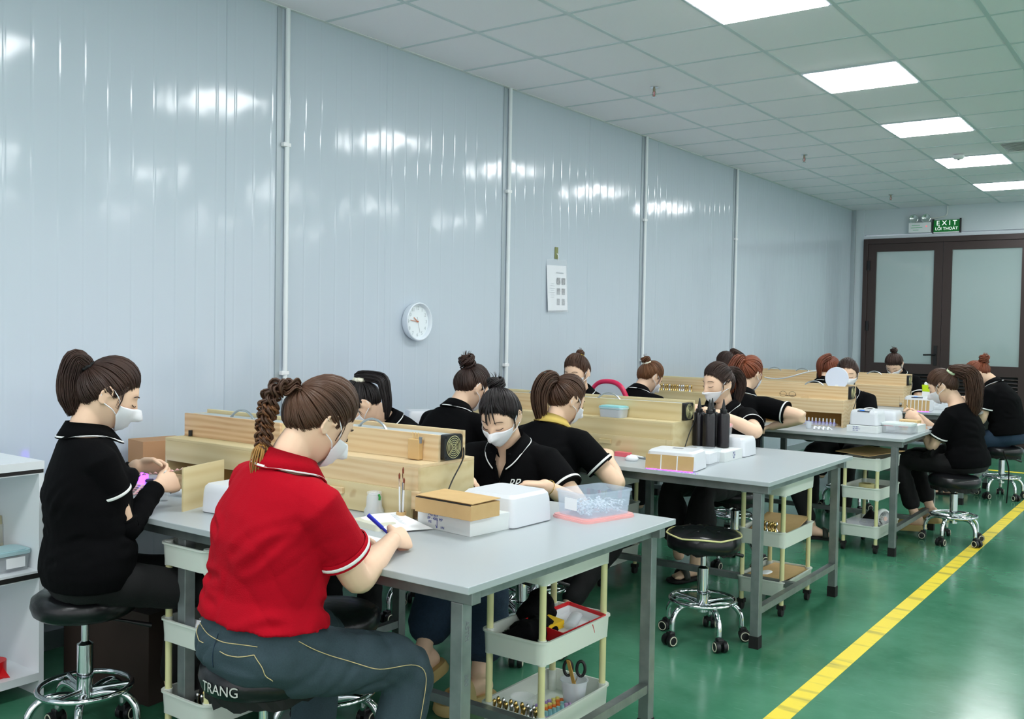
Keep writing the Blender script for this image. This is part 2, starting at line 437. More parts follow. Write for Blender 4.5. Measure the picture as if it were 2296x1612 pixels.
MB().lathe([(0.012, -0.034), (0.011, -0.044), (0.002, -0.046)], n=12).build('sensor', M_GREYINK, t, smooth=40)
t = thing('air_vent', 'white louvred air vent in the ceiling at the right edge', 'air vent', (2.7, 4.5, HC-0.006))
f = MB()
for s in (-1, 1): f.box((s*0.27, 0, 0), (0.05, 0.59, 0.014)); f.box((0, s*0.27, 0), (0.49, 0.05, 0.014))
f.build('frame', M_OFFWHITE, t)
MB().box((0, 0, 0.03), (0.5, 0.5, 0.004)).build('backing', M_DARKGAP, t)
s0 = None
for k in range(9):
    if s0 is None: s0 = MB().box((0, 0, 0), (0.49, 0.03, 0.004), Matrix.Rotation(R(35), 3, 'X')).build('louvre', M_OFFWHITE, t, loc=(0, -0.22, 0.004))
    else:
        c = s0.copy(); COL.objects.link(c); c.location = (0, -0.22+0.055*k, 0.004)

# conduits on the left wall
def conduit():
    t = thing('wall_conduit', '', 'pipe')
    MB().cyl((0.016, 0, 0.0), (0.016, 0, HC-0.002), 0.013, n=14).build('pipe', mat('white_conduit', rgb(226, 232, 234), 0.35), t, smooth=40)
    c0 = None
    for z in (0.4, 1.15, 2.35):
        if c0 is None: c0 = MB().box((0.014, -0.006, 0), (0.03, 0.05, 0.022)).build('pipe_clip', M_WHITE, t, bevel=0.003, loc=(0, 0, z))
        else:
            c = c0.copy(); COL.objects.link(c); c.location = (0, 0, z)
    MB().box((0.003, -0.045, HC/2), (0.006, 0.03, HC-0.01)).build('pipe_shadow', M_TRIM, t)  # grey strip standing in for the shadow of the pipe
    return t
cd = conduit()
labs = ('white vertical conduit pipe on the wall above the woman in red', 'white vertical conduit pipe on the wall between the clock and the notice',
        'white vertical conduit pipe on the wall behind the pink chair back', 'white vertical conduit pipe on the wall furthest away, third from the clock')
for k, (yy, l) in enumerate(zip((-1.462, 0.523, 2.505, 4.453), labs)):
    o = cd if k == 0 else copy_tree(cd)
    o.location = (0, yy, 0); o['label'] = l; o['group'] = 'white conduits on the wall'

# ------------------------------------------------------------------ double door
M_BROWN = mat('brown_aluminium', rgb(62, 50, 48), 0.4, metal=0.2)
M_GLASS = mat('door_glass', rgb(176, 194, 192), 0.03, trans=0.0, alpha=0.72, spec=0.8)
yd = Y1-0.03
xm = 1.16
def door_leaf(name, x0, x1, hinge):
    d = MB(); w = 0.105; zl = 1.03
    d.span((x0, yd-0.02, 0.02), (x0+w, yd+0.03, DZ1-0.07)); d.span((x1-w, yd-0.02, 0.02), (x1, yd+0.03, DZ1-0.07))
    d.span((x0+w, yd-0.02, DZ1-0.17), (x1-w, yd+0.03, DZ1-0.07)); d.span((x0+w, yd-0.02, 0.90), (x1-w, yd+0.03, zl)); d.span((x0+w, yd-0.02, 0.02), (x1-w, yd+0.03, 0.14))
    o = d.build(name, M_BROWN); o['kind'] = 'structure'
    MB().span((x0+w, yd+0.002, zl), (x1-w, yd+0.008, DZ1-0.17)).build('glass_pane', M_GLASS, o)
    MB().span((x0+w, yd+0.02, 0.14), (x1-w, yd+0.028, 0.90)).build('louvre_backing', M_DARKGAP, o)
    s0 = None; k = 0; z = 0.17
    while z < 0.885:
        if s0 is None: s0 = MB().box((0, 0, 0), (x1-x0-2*w, 0.034, 0.006), Matrix.Rotation(R(-32), 3, 'X')).build('louvre_slat', M_BROWN, o, loc=((x0+x1)/2, yd-0.002, z))
        else:
            c = s0.copy(); COL.objects.link(c); c.location = ((x0+x1)/2, yd-0.002, z)
        z += 0.046
    for z in (0.5, 1.45, 2.25):
        if hinge: MB().span((x0-0.012, yd-0.04, z), (x0+0.03, yd-0.018, z+0.13)).build('hinge', M_BLACKPL, o)
    return o
d1 = door_leaf('door_1', DX0+0.06, xm, True)
h = MB(); h.span((xm-0.075, yd-0.036, 1.02), (xm-0.035, yd-0.02, 1.27)); h.tube([(xm-0.055, yd-0.03, 1.155), (xm-0.055, yd-0.075, 1.155), (xm-0.19, yd-0.08, 1.15)], 0.011, 8)
h.build('door_handle', M_BLACKPL, d1, smooth=40)
d2 = door_leaf('door_2', xm+0.005, DX1+0.02, False)
fr = MB(); fr.span((DX0, Y1-0.07, 0), (DX0+0.058, Y1+0.05, DZ1)); fr.span((DX0+0.058, Y1-0.07, DZ1-0.068), (DX1+0.08, Y1+0.05, DZ1)); fr.span((DX1+0.022, Y1-0.07, 0), (DX1+0.08, Y1+0.05, DZ1-0.068))
struct('trim_5', fr, M_BROWN, bevel=0.003)
# the space behind the glass: a pale corridor
struct('wall_corridor', MB().span((-1.0, Y1+1.6, 0), (4.0, Y1+1.7, HC)).span((-1.0, Y1+0.1, -0.1), (4.0, Y1+1.7, 0.0)).span((-1.1, Y1+0.1, 0), (-1.0, Y1+1.7, HC)).span((4.0, Y1+0.1, 0), (4.1, Y1+1.7, HC)), M_WALL2)

# exit sign, emergency lamp, their conduit
t = thing('exit_sign', 'green illuminated exit sign in two languages above the door', 'exit sign', (1.19, Y1-0.03, 2.80))
MB().box((0, 0, 0), (0.31, 0.03, 0.15)).build('panel', mat('exit_green', rgb(8, 98, 40), 0.3, emit=(rgb(0, 120, 40), 0.25)), t)
for s in (-0.162, 0.162): MB().box((s, 0, 0), (0.016, 0.044, 0.18)).build('end_cap', M_BLACKPL, t)
MB().box((0, -0.002, -0.082), (0.31, 0.03, 0.014)).build('bottom_strip', M_WHITE, t)
ME = mat('exit_letters', rgb(250, 250, 250), 0.4, emit=((1, 1, 1, 1), 0.8))
lettering('lettering', 'E X I T', 0.085, ME, t, frame_mtx((0, -0.0165, 0.034), (1, 0, 0), (0, 0, 1)), 0.001)
lettering('lettering', 'LỐI THOÁT', 0.052, ME, t, frame_mtx((0, -0.0165, -0.036), (1, 0, 0), (0, 0, 1)), 0.001)
t = thing('emergency_lamp', 'white emergency lamp with two round spotlights above the door', 'emergency lamp', (0.87, Y1-0.04, 2.79))
MB().box((0, 0, 0), (0.27, 0.07, 0.13)).build('housing', M_WHITE, t, bevel=0.006)
for s in (-0.075, 0.075):
    l = MB().lathe([(0.02, 0.04), (0.055, 0.0), (0.058, -0.01), (0.05, -0.012), (0.04, -0.004), (0.008, 0.006)], (s, -0.02, 0.115), n=20, axis='y').build('spotlight', mat('lamp_reflector', rgb(205, 215, 212), 0.15, metal=0.7), t, smooth=40)
    MB().cyl((s*0.7, 0, 0.06), (s, 0.0, 0.085), 0.012, n=8).build('bracket', M_WHITE, l)
MB().cyl((0.085, -0.034, 0.012), (0.085, -0.038, 0.012), 0.008, n=10).build('status_light', mat('red_led', rgb(255, 120, 130), 0.4, emit=(rgb(255, 80, 90), 1.0)), t)
for k in range(3): MB().box((-0.045+0.01*(k == 1), -0.0355, 0.028-0.03*k), ((0.10, 0.14, 0.07)[k], 0.0008, 0.007)).build('printed_line', mat('green_print', rgb(120, 190, 150), 0.6), t)
o = MB().tube(catmull([(1.19, Y1-0.02, HC), (1.19, Y1-0.02, 2.97), (1.17, Y1-0.02, 2.93), (1.10, Y1-0.02, 2.915), (0.99, Y1-0.02, 2.905)], 6), 0.008, 8).build('cable_conduit', M_OFFWHITE, None, smooth=60)
tag(o, 'thin bent white cable conduit from the ceiling to the exit sign', 'pipe')

# ------------------------------------------------------------------ clock and notice on the wall
t = thing('wall_clock', 'round white wall clock with copper coloured hands', 'clock', (0.0, -0.43, 1.437))
MB().lathe([(0.085, 0.0), (0.108, 0.003), (0.118, 0.03), (0.117, 0.052), (0.112, 0.055), (0.107, 0.052), (0.103, 0.03)], n=40, axis='x', caps=False).build('case', mat('clock_case', rgb(222, 230, 238), 0.3), t, smooth=50)
MB().lathe([(0.105, 0.030), (0.0005, 0.031)], n=40, axis='x', caps=False).build('dial', mat('clock_dial', rgb(228, 236, 240), 0.5), t)
M_DIG = mat('clock_digits', rgb(176, 186, 190), 0.5)
for hnum in range(1, 13):
    a = R(90-30*hnum); yy, zz = math.cos(a)*0.082, math.sin(a)*0.082
    lettering('numeral', str(hnum), 0.03, M_DIG, t, frame_mtx((0.0325, yy, zz), (0, 1, 0), (0, 0, 1)), 0.0002)
MC = mat('copper_hand', rgb(206, 130, 100), 0.35, metal=0.4)
for nm, ang, ln, w in (('hour_hand', 146, 0.045, 0.005), ('minute_hand', 172, 0.068, 0.0035)):
    a = R(ang); MB().box((0.036, math.cos(a)*ln/2, math.sin(a)*ln/2), (0.0015, ln, w), Matrix.Rotation(a, 3, 'X')).build(nm, MC, t)
a = R(-75); MB().box((0.038, math.cos(a)*0.02, math.sin(a)*0.02), (0.001, 0.10, 0.0014), Matrix.Rotation(a, 3, 'X')).build('second_hand', M_GREYINK, t)
MB().lathe([(0.005, 0.03), (0.004, 0.041)], n=12, axis='x').build('hub', MC, t)

t = thing('paper_notice', 'printed white notice in a plastic sleeve hanging from a wall hook', 'notice', (0.0, 1.155, 1.712))
MB().box((0.012, 0, 0), (0.0015, 0.262, 0.335), Matrix.Rotation(R(2.0), 3, 'X') @ Matrix.Rotation(R(-2), 3, 'Y')).build('sheet', M_PAPER, t)
MB().box((0.016, 0.0, 0.015), (0.001, 0.275, 0.395), Matrix.Rotation(R(2.0), 3, 'X') @ Matrix.Rotation(R(-2), 3, 'Y')).build('plastic_sleeve', mat('sleeve', rgb(240, 245, 250), 0.15, alpha=0.18), t)
for i in range(2):
    for j in range(3):
        MB().box((0.0175, 0.012+0.068*i, 0.052-0.078*j), (0.0008, 0.042, 0.048)).build('printed_photo', mat('print_grey', rgb(130, 134, 138), 0.7, noise=(60, 0.9, rgb(190, 192, 195))), t)
for j in range(7): MB().box((0.0175, -0.07, 0.03-0.017*j), (0.0008, 0.058 if j % 3 else 0.04, 0.003)).build('printed_line', mat('print_pale', rgb(190, 195, 202), 0.7), t)
MB().box((0.0175, 0.03, 0.115), (0.0008, 0.10, 0.006)).build('printed_line', MATS['print_pale'], t)
MB().box((0.004, -0.005, 0.26), (0.006, 0.042, 0.088)).build('hook_plate', mat('green_hook_plate', rgb(128, 134, 84), 0.5), t, bevel=0.002)
MB().tube([(0.008, -0.005, 0.255), (0.02, -0.005, 0.245), (0.022, -0.004, 0.225), (0.012, 0.004, 0.205)], 0.004, 8).build('hook', M_WHITE, t, smooth=40)
# ================================================================== work tables
TZ = 0.755
M_TOP = mat('table_laminate', rgb(175, 182, 186), 0.32, spec=0.4, noise=(3, 0.3, rgb(167, 175, 179)))
def work_table(label, x0, x1, y0, y1, marked=False):
    t = thing('work_table', label, 'table', (0, 0, 0))
    MB().span((x0, y0, TZ-0.02), (x1, y1, TZ)).build('table_top', M_TOP, t, bevel=0.002)
    s = 0.04
    xs = [x0+0.05, (x0+x1)/2-0.02, x1-0.05-s]; ys = [y0+0.04, y1-0.04-s]
    for x in xs:
        for y in ys:
            l = MB().span((x, y, 0.05), (x+s, y+s, TZ-0.06)).build('leg', M_STEEL, t, bevel=0.002)
            MB().span((x-0.002, y-0.002, 0.0), (x+s+0.002, y+s+0.002, 0.055)).build('foot_cap', M_RUBBER, l)
            if marked and x == xs[2] and y == ys[0]:
                for k, (txt, z) in enumerate((('ASTM', 0.62), ('500', 0.49), ('2015', 0.34), ('40', 0.22))):
                    lettering('stamped_lettering', txt, 0.022, M_GREYINK, l, frame_mtx((x+s+0.0006, y+s/2, z), (0, 0, -1), (0, 1, 0)), 0.0002)
    for x in xs:
        MB().span((x+0.004, ys[0]+s, 0.15), (x+s-0.004, ys[1], 0.18)).build('cross_rail', M_STEEL, t)
        MB().span((x+0.001, ys[0]+s, TZ-0.06), (x+s-0.001, ys[1], TZ-0.021)).build('top_rail', M_STEEL, t)
    ym = (y0+y1)/2
    MB().span((xs[0]+s, ym-0.016, 0.15), (xs[2]+0.004, ym+0.016, 0.18)).build('centre_rail', M_STEEL, t)
    for y in ys:
        MB().span((xs[0]-0.03, y+0.001, TZ-0.06), (xs[2]+s+0.03, y+s-0.001, TZ-0.021)).build('top_rail', M_STEEL, t, bevel=0.002)
    return t
TABLES = [(0.03, 2.505, -3.02, -1.86), (0.10, 2.455, -0.855, 0.345), (0.10, 2.455, 1.41, 2.58), (0.10, 2.40, 3.74, 4.94)]
labs = ('grey laminate work table with steel frame, nearest to the camera', 'grey laminate work table in the second row with bare corner and empty stool beside it',
        'grey laminate work table in the third row with a trolley by its leg', 'grey laminate work table in the furthest row before the door')
for k, (a, l) in enumerate(zip(TABLES, labs)):
    o = work_table(l, *a, marked=(k == 0)); o['group'] = 'steel work tables in rows'

# ================================================================== wooden extraction boxes on the tables
M_LID = mat('grey_filter_lid', rgb(176, 184, 186), 0.5)
M_WOODS = (WOOD_PINE, WOOD_PLY, WOOD_TAN)
def handle_arch(t, x, y, z, w=0.14, h=0.035):
    b = MB()
    pts = [(x-w/2+w*k/12, y, z+h*math.sin(math.pi*k/12)**0.7) for k in range(13)]
    b.tube(pts, [0.007]+[0.0055]*11+[0.007], 8, flat=0.8)
    b.build('handle', mat('satin_handle', rgb(190, 196, 198), 0.25, metal=0.8), t, smooth=60)
def fan(t, x, y, z):
    """square black fan on the end of the upper box, facing +x"""
    f = MB().rings([[Vector((x+0.001, y+p, z+q)) for p, q in rrect(0.098, 0.088, 0.014)], [Vector((x+0.025, y+p, z+q)) for p, q in rrect(0.098, 0.088, 0.014)]]).build('fan', M_BLACKPL, t)
    g = MB()
    for r in (0.010, 0.017, 0.024, 0.031, 0.038):
        g.tube([(x+0.0265, y+r*math.cos(2*math.pi*k/24), z+r*math.sin(2*math.pi*k/24)) for k in range(24)], 0.0014, 5, closed=True)
    for k in range(4):
        a = math.pi/4+math.pi*k/2; g.cyl((x+0.0265, y, z), (x+0.0265, y+0.038*math.cos(a), z+0.038*math.sin(a)), 0.0012, n=5)
    g.build('fan_grille', mat('brass_grille', rgb(190, 184, 140), 0.35, metal=0.6), f)
    b = MB()
    for p in (-0.04, 0.04):
        for q in (-0.035, 0.035): b = MB().cyl((x+0.025, y+p, z+q), (x+0.0262, y+p, z+q), 0.0045, n=8); b.build('screw_hole', M_RUBBER, f)
def extraction_box(label, loc, L, low='flap', upper=(0.0, None), woods=(0, 1, 2), back_board=True, with_fan=True, handles=(0.5,), cable=True, depth=0.29):
    t = thing('extraction_box', label, 'wooden box', loc, 0, 'wooden extraction boxes along the tables')
    W = [M_WOODS[k] for k in woods]; D = depth; e = 0.012
    MB().span((0, 0.0, 0.19-e), (L, D, 0.19)).build('shelf_board', W[0], t, bevel=0.0012)
    MB().span((e, 0, 0.098), (L-e, e, 0.19-e)).build('front_board', W[0], t, bevel=0.001)
    MB().span((e, D-e, 0.098), (L-e, D, 0.19-e)).build('back_panel', W[1], t, bevel=0.001)
    for x in (0, L-e): MB().span((x, 0.0, 0.0), (x+e, D, 0.19-e)).build('end_panel', W[1], t, bevel=0.001)
    MB().span((e, 0.02, 0.0), (L-e, D-e, 0.006)).build('base_board', W[2], t)
    if low == 'flap':
        fl = MB().span((0.004, -0.012, 0.002), (L-0.03, -0.001, 0.1)).build('flap_board', W[1], t, bevel=0.001)
        MB().box((L*0.42, -0.018, 0.066), (0.07, 0.014, 0.022)).build('pull_block', W[2], fl, bevel=0.002)
        MB().span((L-0.028, -0.014, 0.04), (L+0.006, -0.001, 0.1)).build('hinge_block', W[2], t)
    else:
        MB().span((e, D*0.55, 0.0), (L-e, D*0.55+0.006, 0.098)).build('inner_board', mat('amber_board', rgb(176, 138, 70), 0.6), t)
    ux0, ux1 = upper[0], L if upper[1] is None else upper[1]
    MB().span((ux0, 0.09, 0.19), (ux1, 0.102, 0.282)).build('upper_board', W[2], t, bevel=0.001)
    MB().span((ux0, 0.20, 0.19), (ux1+0.02, 0.212, 0.292 if back_board else 0.28)).build('upper_board', W[0], t, bevel=0.001)
    MB().span((ux0, 0.102, 0.19), (ux0+e, 0.20, 0.278)).build('end_panel', W[0], t)
    MB().span((ux1-0.02, 0.102, 0.19), (ux1-0.008, 0.20, 0.278)).build('end_panel', W[0], t)
    MB().span((ux0+e, 0.103, 0.270), (ux1-0.021, 0.199, 0.277)).build('filter_lid', M_LID, t)
    for hx in handles: handle_arch(t, ux0+(ux1-ux0)*hx, 0.15, 0.274)
    if with_fan:
        fan(t, ux1-0.008, 0.151, 0.238)
        if cable:
            MB().tube(catmull([(ux1+0.004, 0.212, 0.26), (ux1+0.03, 0.19, 0.20), (ux1+0.028, 0.13, 0.12), (ux1+0.018, 0.08, 0.02)], 8), 0.0028, 6).build('power_cable', M_BLACKPL, t, smooth=60)
    return t
E1 = extraction_box('pale wooden extraction box in front of the woman at the left, with open front', (0.585, -2.575, TZ), 0.54, low='open', upper=(0.0, 0.585), woods=(1, 1, 2), with_fan=False)
MB().cyl((0.05, 0.082, 0.192), (0.05, 0.082, 0.215), 0.008, n=10).build('latch_knob', M_BLACKPL, E1)
MB().span((0.2, -0.09, 0.0), (0.5, -0.082, 0.07)).build('loose_divider', WOOD_TAN, E1)
E2 = extraction_box('wooden extraction box with black fan on its end, beside the woman in red', (1.20, -2.47, TZ), 0.66, woods=(0, 1, 0), handles=(0.44,))
pk = MB().box((0.565, 0.078, 0.228), (0.052, 0.022, 0.07)).build('cardboard_pocket', M_CARD, E2, bevel=0.002)
for k in range(3): MB().cyl((0.553+0.012*k, 0.08, 0.25), (0.551+0.013*k, 0.08, 0.286), 0.0015, n=6).build('toothpick', mat('toothpick', rgb(220, 190, 130), 0.6), pk)
MB().cyl((0.59, 0.075, 0.25), (0.592, 0.075, 0.272), 0.006, n=8).build('small_cap', M_GREYINK, pk)
E3 = extraction_box('wooden extraction box in the second row behind the back of the seated bun woman', (0.50, -0.47, TZ), 0.60, woods=(1, 1, 0), with_fan=False, handles=(0.62,))
E4 = extraction_box('long paint-spotted wooden box with flap in the second row, black fan on its end', (1.14, -0.48, TZ), 0.66, woods=(1, 1, 1), handles=(0.3,))
E5 = extraction_box('wooden box in the third row holding rows of small metal stands', (0.42, 1.84, TZ), 0.62, woods=(1, 1, 0), with_fan=False, handles=())
E6 = extraction_box('wooden extraction box in the third row with eyeglasses lying on its shelf', (1.26, 1.85, TZ), 0.68, low='open', woods=(0, 0, 0), handles=(0.62,), cable=True)
E7 = extraction_box('wooden extraction box in the far row by the wall, black fan on its end', (0.32, 4.17, TZ), 0.62, woods=(0, 1, 0), handles=(0.3, 0.75))
E8 = extraction_box('wooden extraction box in the far row in front of the dark double door', (1.16, 4.17, TZ), 0.60, woods=(0, 0, 0), handles=(0.5,))

# ================================================================== stools
def stool(label, loc, h, rz=0.0, tufted=False, text=None, text_ang=0.0, ragged=True, group='round black stools on castors', ring_r=0.146):
    t = thing('swivel_stool', label, 'stool', loc, rz, group)
    r = 0.164
    if not tufted:
        prof = [(0.02, h-0.082), (r-0.02, h-0.082), (r-0.004, h-0.07), (r+0.004, h-0.045), (r, h-0.02), (r-0.02, h-0.006), (r-0.07, h+0.001), (0.02, h+0.002)]
        MB().lathe(prof, n=40).build('seat', M_VINYL, t, smooth=60)
    else:
        n = 48; rings = []
        for (rr, z) in [(r-0.02, h-0.10), (r, h-0.09), (r+0.004, h-0.06), (r+0.002, h-0.035)]:
            rings.append([Vector((rr*math.cos(2*math.pi*k/n), rr*math.sin(2*math.pi*k/n), z)) for k in range(n)])
        for q in range(1, 13):
            f = 1-q/12.5; ring = []
            for k in range(n):
                a = 2*math.pi*k/n; rr = (r+0.002)*f
                z = h-0.03+0.03*(1-f**3)+0.008*f*(1-abs(math.cos(3*a)))*1.2-0.010*(1-f)*abs(math.cos(6*a))*f*3
                ring.append(Vector((rr*math.cos(a), rr*math.sin(a), z)))
            rings.append(ring)
        MB().rings(rings).build('seat', M_VINYL, t, smooth=80)
        MB().tube([((r+0.004)*math.cos(2*math.pi*k/48), (r+0.004)*math.sin(2*math.pi*k/48), h-0.032+0.006*abs(math.sin(3*2*math.pi*k/48))) for k in range(48)], 0.004, 6, closed=True).build('piping', mat('cream_piping', rgb(214, 210, 150), 0.5), t)
        for k in range(6):
            a = 2*math.pi*k/6+0.3; MB().lathe([(0.007, 0.0), (0.004, 0.004)], (0.095*math.cos(a), 0.095*math.sin(a), h-0.004), n=8).build('tuft_button', M_VINYL, t)
    if ragged:
        b = MB(); n = 44; rng = random.Random(int(1000*h)+int(100*loc[0])); top = []; bot = []
        for k in range(n):
            a = 2*math.pi*k/n
            top.append(Vector(((r-0.012)*math.cos(a), (r-0.012)*math.sin(a), h-0.076))); q = r-0.018+rng.uniform(-0.006, 0.006)
            bot.append(Vector((q*math.cos(a), q*math.sin(a), h-0.096-rng.uniform(0, 0.016))))
        b.rings([top, bot], False); b.build('cover_hem', M_RUBBER, t)
    MB().cyl((0, 0, 0.30), (0, 0, h-0.08), 0.0125, n=14).build('piston', M_CHROME, t, smooth=40)
    MB().lathe([(0.03, h-0.1), (0.06, h-0.086), (0.06, h-0.082)], n=18).build('seat_plate', M_BLACKPL, t)
    MB().tube([(0.03, 0.02, h-0.10), (0.10, 0.07, h-0.12), (0.17, 0.12, h-0.145)], [0.005, 0.005, 0.009], 8).build('lift_lever', M_BLACKPL, t, smooth=60)
    MB().lathe([(0.026, 0.13), (0.026, 0.33), (0.018, 0.335), (0.013, 0.34)], n=20).build('column', M_CHROME, t, smooth=40)
    zr = 0.185
    MB().tube([(ring_r*math.cos(2*math.pi*k/48), ring_r*math.sin(2*math.pi*k/48), zr) for k in range(48)], 0.0095, 10, closed=True).build('foot_ring', M_CHROME, t, smooth=180)
    for k in range(3):
        a = 2*math.pi*k/3+0.5; MB().cyl((0.02*math.cos(a), 0.02*math.sin(a), zr-0.01), ((ring_r-0.004)*math.cos(a), (ring_r-0.004)*math.sin(a), zr), 0.009, n=8).build('ring_spoke', M_CHROME, t, smooth=60)
    leg0 = cas0 = None
    for k in range(5):
        a = 2*math.pi*k/5
        if leg0 is None:
            leg0 = MB().tube(catmull([(0.02, 0, 0.155), (0.08, 0, 0.168), (0.138, 0, 0.160), (0.172, 0, 0.12), (0.178, 0, 0.058)], 5), [0.013]*21, 10).build('leg', M_CHROME, t, smooth=180)
            cas0 = MB().box((0.186, 0, 0.048), (0.032, 0.03, 0.026)).build('castor', M_BLACKPL, t, bevel=0.004)
            for s in (-1, 1):
                w = MB().lathe([(0.016, -0.011), (0.025, -0.009), (0.026, 0), (0.025, 0.009), (0.016, 0.011)], (0.193, s*0.017, 0.0262), n=20, axis='y').build('wheel', M_BLACKPL, cas0, smooth=50)
                MB().tube([(0.193+0.019*math.cos(2*math.pi*q/20), s*0.0285, 0.0262+0.019*math.sin(2*math.pi*q/20)) for q in range(20)], 0.0022, 5, closed=True).build('wheel_ring', mat('castor_ring', rgb(215, 212, 190), 0.4), cas0)
            for q in (leg0, cas0): q.rotation_euler = (0, 0, a+0.2)
        else:
            c = leg0.copy(); COL.objects.link(c); c.rotation_euler = (0, 0, a+0.2)
            c = copy_tree(cas0, t); c.rotation_euler = (0, 0, a+0.2)
    if text:
        me = text_mesh(text, 0.036, 0.0003)
        co = np.empty(len(me.vertices)*3); me.vertices.foreach_get('co', co); co = co.reshape(-1, 3)
        ang = text_ang+co[:, 0]/(r+0.004); rad = r+0.0055+co[:, 2]
        me.vertices.foreach_set('co', np.c_[rad*np.cos(ang), rad*np.sin(ang), h-0.047+co[:, 1]].ravel()); me.update()
        link('handwritten_name', me, mat('chalk_ink', rgb(196, 196, 190), 0.7), t)
    return t
stool('black round stool with rolled edge that the woman at the left sits on', (0.975, -3.145, 0), 0.515, 0.4, ragged=False)
stool('black round stool with a handwritten name on its rim, under the woman in red', (1.985, -3.232, 0), 0.535, 0.9, text='TRANG', text_ang=R(-82)-0.9)
stool('black round stool pushed under the near table in front of the woman in red', (1.635, -2.66, 0), 0.47, 0.2)
stool('black stool with chrome foot ring under the woman with the white scrunchie', (0.86, -1.38, 0), 0.47, 0.8)
stool('black round stool with writing on its rim, under the masked woman facing the camera', (1.60, -1.50, 0), 0.44, 0.0, text='HSM', text_ang=R(-40))
stool('black round stool under the woman with the yellow collar', (1.42, -1.13, 0), 0.47, 0.5)
stool('black round stool under the bun woman seen from behind near the purple lamp', (0.85, -1.16, 0), 0.47, 0.1)
stool('empty black stool with tufted seat and cream piping beside the second table', (2.145, -0.835, 0), 0.515, 0.35, tufted=True)
stool('black round stool under the masked woman in profile behind the second table', (1.69, 0.60, 0), 0.47, 0.6)
stool('black round stool under the woman with the reddish ponytail', (1.40, 1.20, 0), 0.47, 0.2)
stool('black round stool behind the third table under the woman with the mirror', (1.66, 2.88, 0), 0.47, 0.4)
stool('black round stool on the aisle under the long-haired woman working at the table end', (2.60, 2.18, 0), 0.462, 0.55)
stool('black round stool furthest along the aisle under the bent-over woman', (2.535, 4.42, 0), 0.455, 0.3)

# ================================================================== trolleys
M_TRAY = mat('tray_plastic', rgb(214, 220, 212), 0.42)
def trolley(label, loc, rz=0.0, h=0.62):
    t = thing('utility_trolley', label, 'trolley', loc, rz, 'three-tier plastic trolleys')
    px, py = 0.104, 0.19
    tr = None
    for z in (0.10, 0.345, h-0.085):
        if tr is None: tr = MB().open_box(0.248, 0.42, 0, 0.075, 0.035, 0.004, lip=0.004, top=1.02).build('tray', M_TRAY, t, smooth=35, loc=(0, 0, z))
        else:
            c = tr.copy(); COL.objects.link(c); c.location = (0, 0, z)
    p0 = None
    for sx in (-1, 1):
        for sy in (-1, 1):
            if p0 is None:
                p0 = MB().cyl((0, 0, 0.055), (0, 0, h-0.03), 0.0115, n=14).build('pole', M_CREAM, t, smooth=40, loc=(sx*px, sy*py, 0))
                for z in (0.095, 0.34, h-0.09): MB().cyl((0, 0, z), (0, 0, z+0.082), 0.0145, n=14).build('pole_sleeve', M_TRAY, p0, smooth=40)
                k0 = MB().lathe([(0.012, -0.012), (0.024, -0.009), (0.024, 0.009), (0.012, 0.012)], (0, 0, 0.0242), n=18, axis='x').build('castor', M_RUBBER, t, smooth=40, loc=(sx*px, sy*py, 0))
                MB().box((0, 0, 0.046), (0.036, 0.03, 0.02)).build('castor_fork', M_RUBBER, k0)
            else:
                copy_tree(p0, t).location = (sx*px, sy*py, 0); copy_tree(k0, t).location = (sx*px, sy*py, 0)
    return t
CART_A = (2.205, -2.20); CART_B = (1.29, -2.78); CART_C = (2.20, -0.07); CART_D = (2.19, 1.66)
trolley('three-tier trolley with cream poles at the end of the nearest table, red tray inside', (*CART_A, 0), h=0.687)
trolley('three-tier trolley under the nearest table between the two seated women', (*CART_B, 0), h=0.687)
trolley('three-tier trolley with cardboard sheets inside the frame of the second table', (*CART_C, 0), h=0.687)
trolley('three-tier trolley with a small fan beside the leg of the third table', (*CART_D, 0), R(-3))
trolley('three-tier trolley in shadow under the middle of the second table', (1.22, -0.16, 0))

# ================================================================== white shelf cabinet at the far left
t = thing('shelf_cabinet', 'open white shelf cabinet with black edge strips at the left edge', 'cabinet', (0, 0, 0))
M_CAB = mat('white_melamine', rgb(226, 230, 234), 0.4)
x0, x1, ya, yb, hh = 0.05, 0.48, -4.3, -3.02, 0.885
MB().span((x0, yb-0.018, 0), (x1, yb, hh-0.03)).build('side_panel', M_CAB, t)
MB().span((x0, ya, 0), (x1, ya+0.018, hh-0.03)).build('side_panel', M_CAB, t)
MB().span((x0, ya+0.018, 0.0), (x0+0.01, yb-0.018, hh-0.03)).build('back_panel', M_CAB, t)
for z in (0.06, 0.445, hh-0.048):
    s = MB().span((x0+0.01, ya+0.018, z), (x1, yb-0.018, z+0.03)).build('shelf', M_CAB, t)
    if z > 0.1: MB().span((x1-0.002, ya, z+0.004), (x1+0.0015, yb-0.002, z+0.022)).build('edge_strip', mat('black_edging', rgb(34, 32, 32), 0.5), s)
MB().span((x0, ya, hh-0.03), (x1+0.004, yb, hh)).build('top_panel', M_CAB, t)
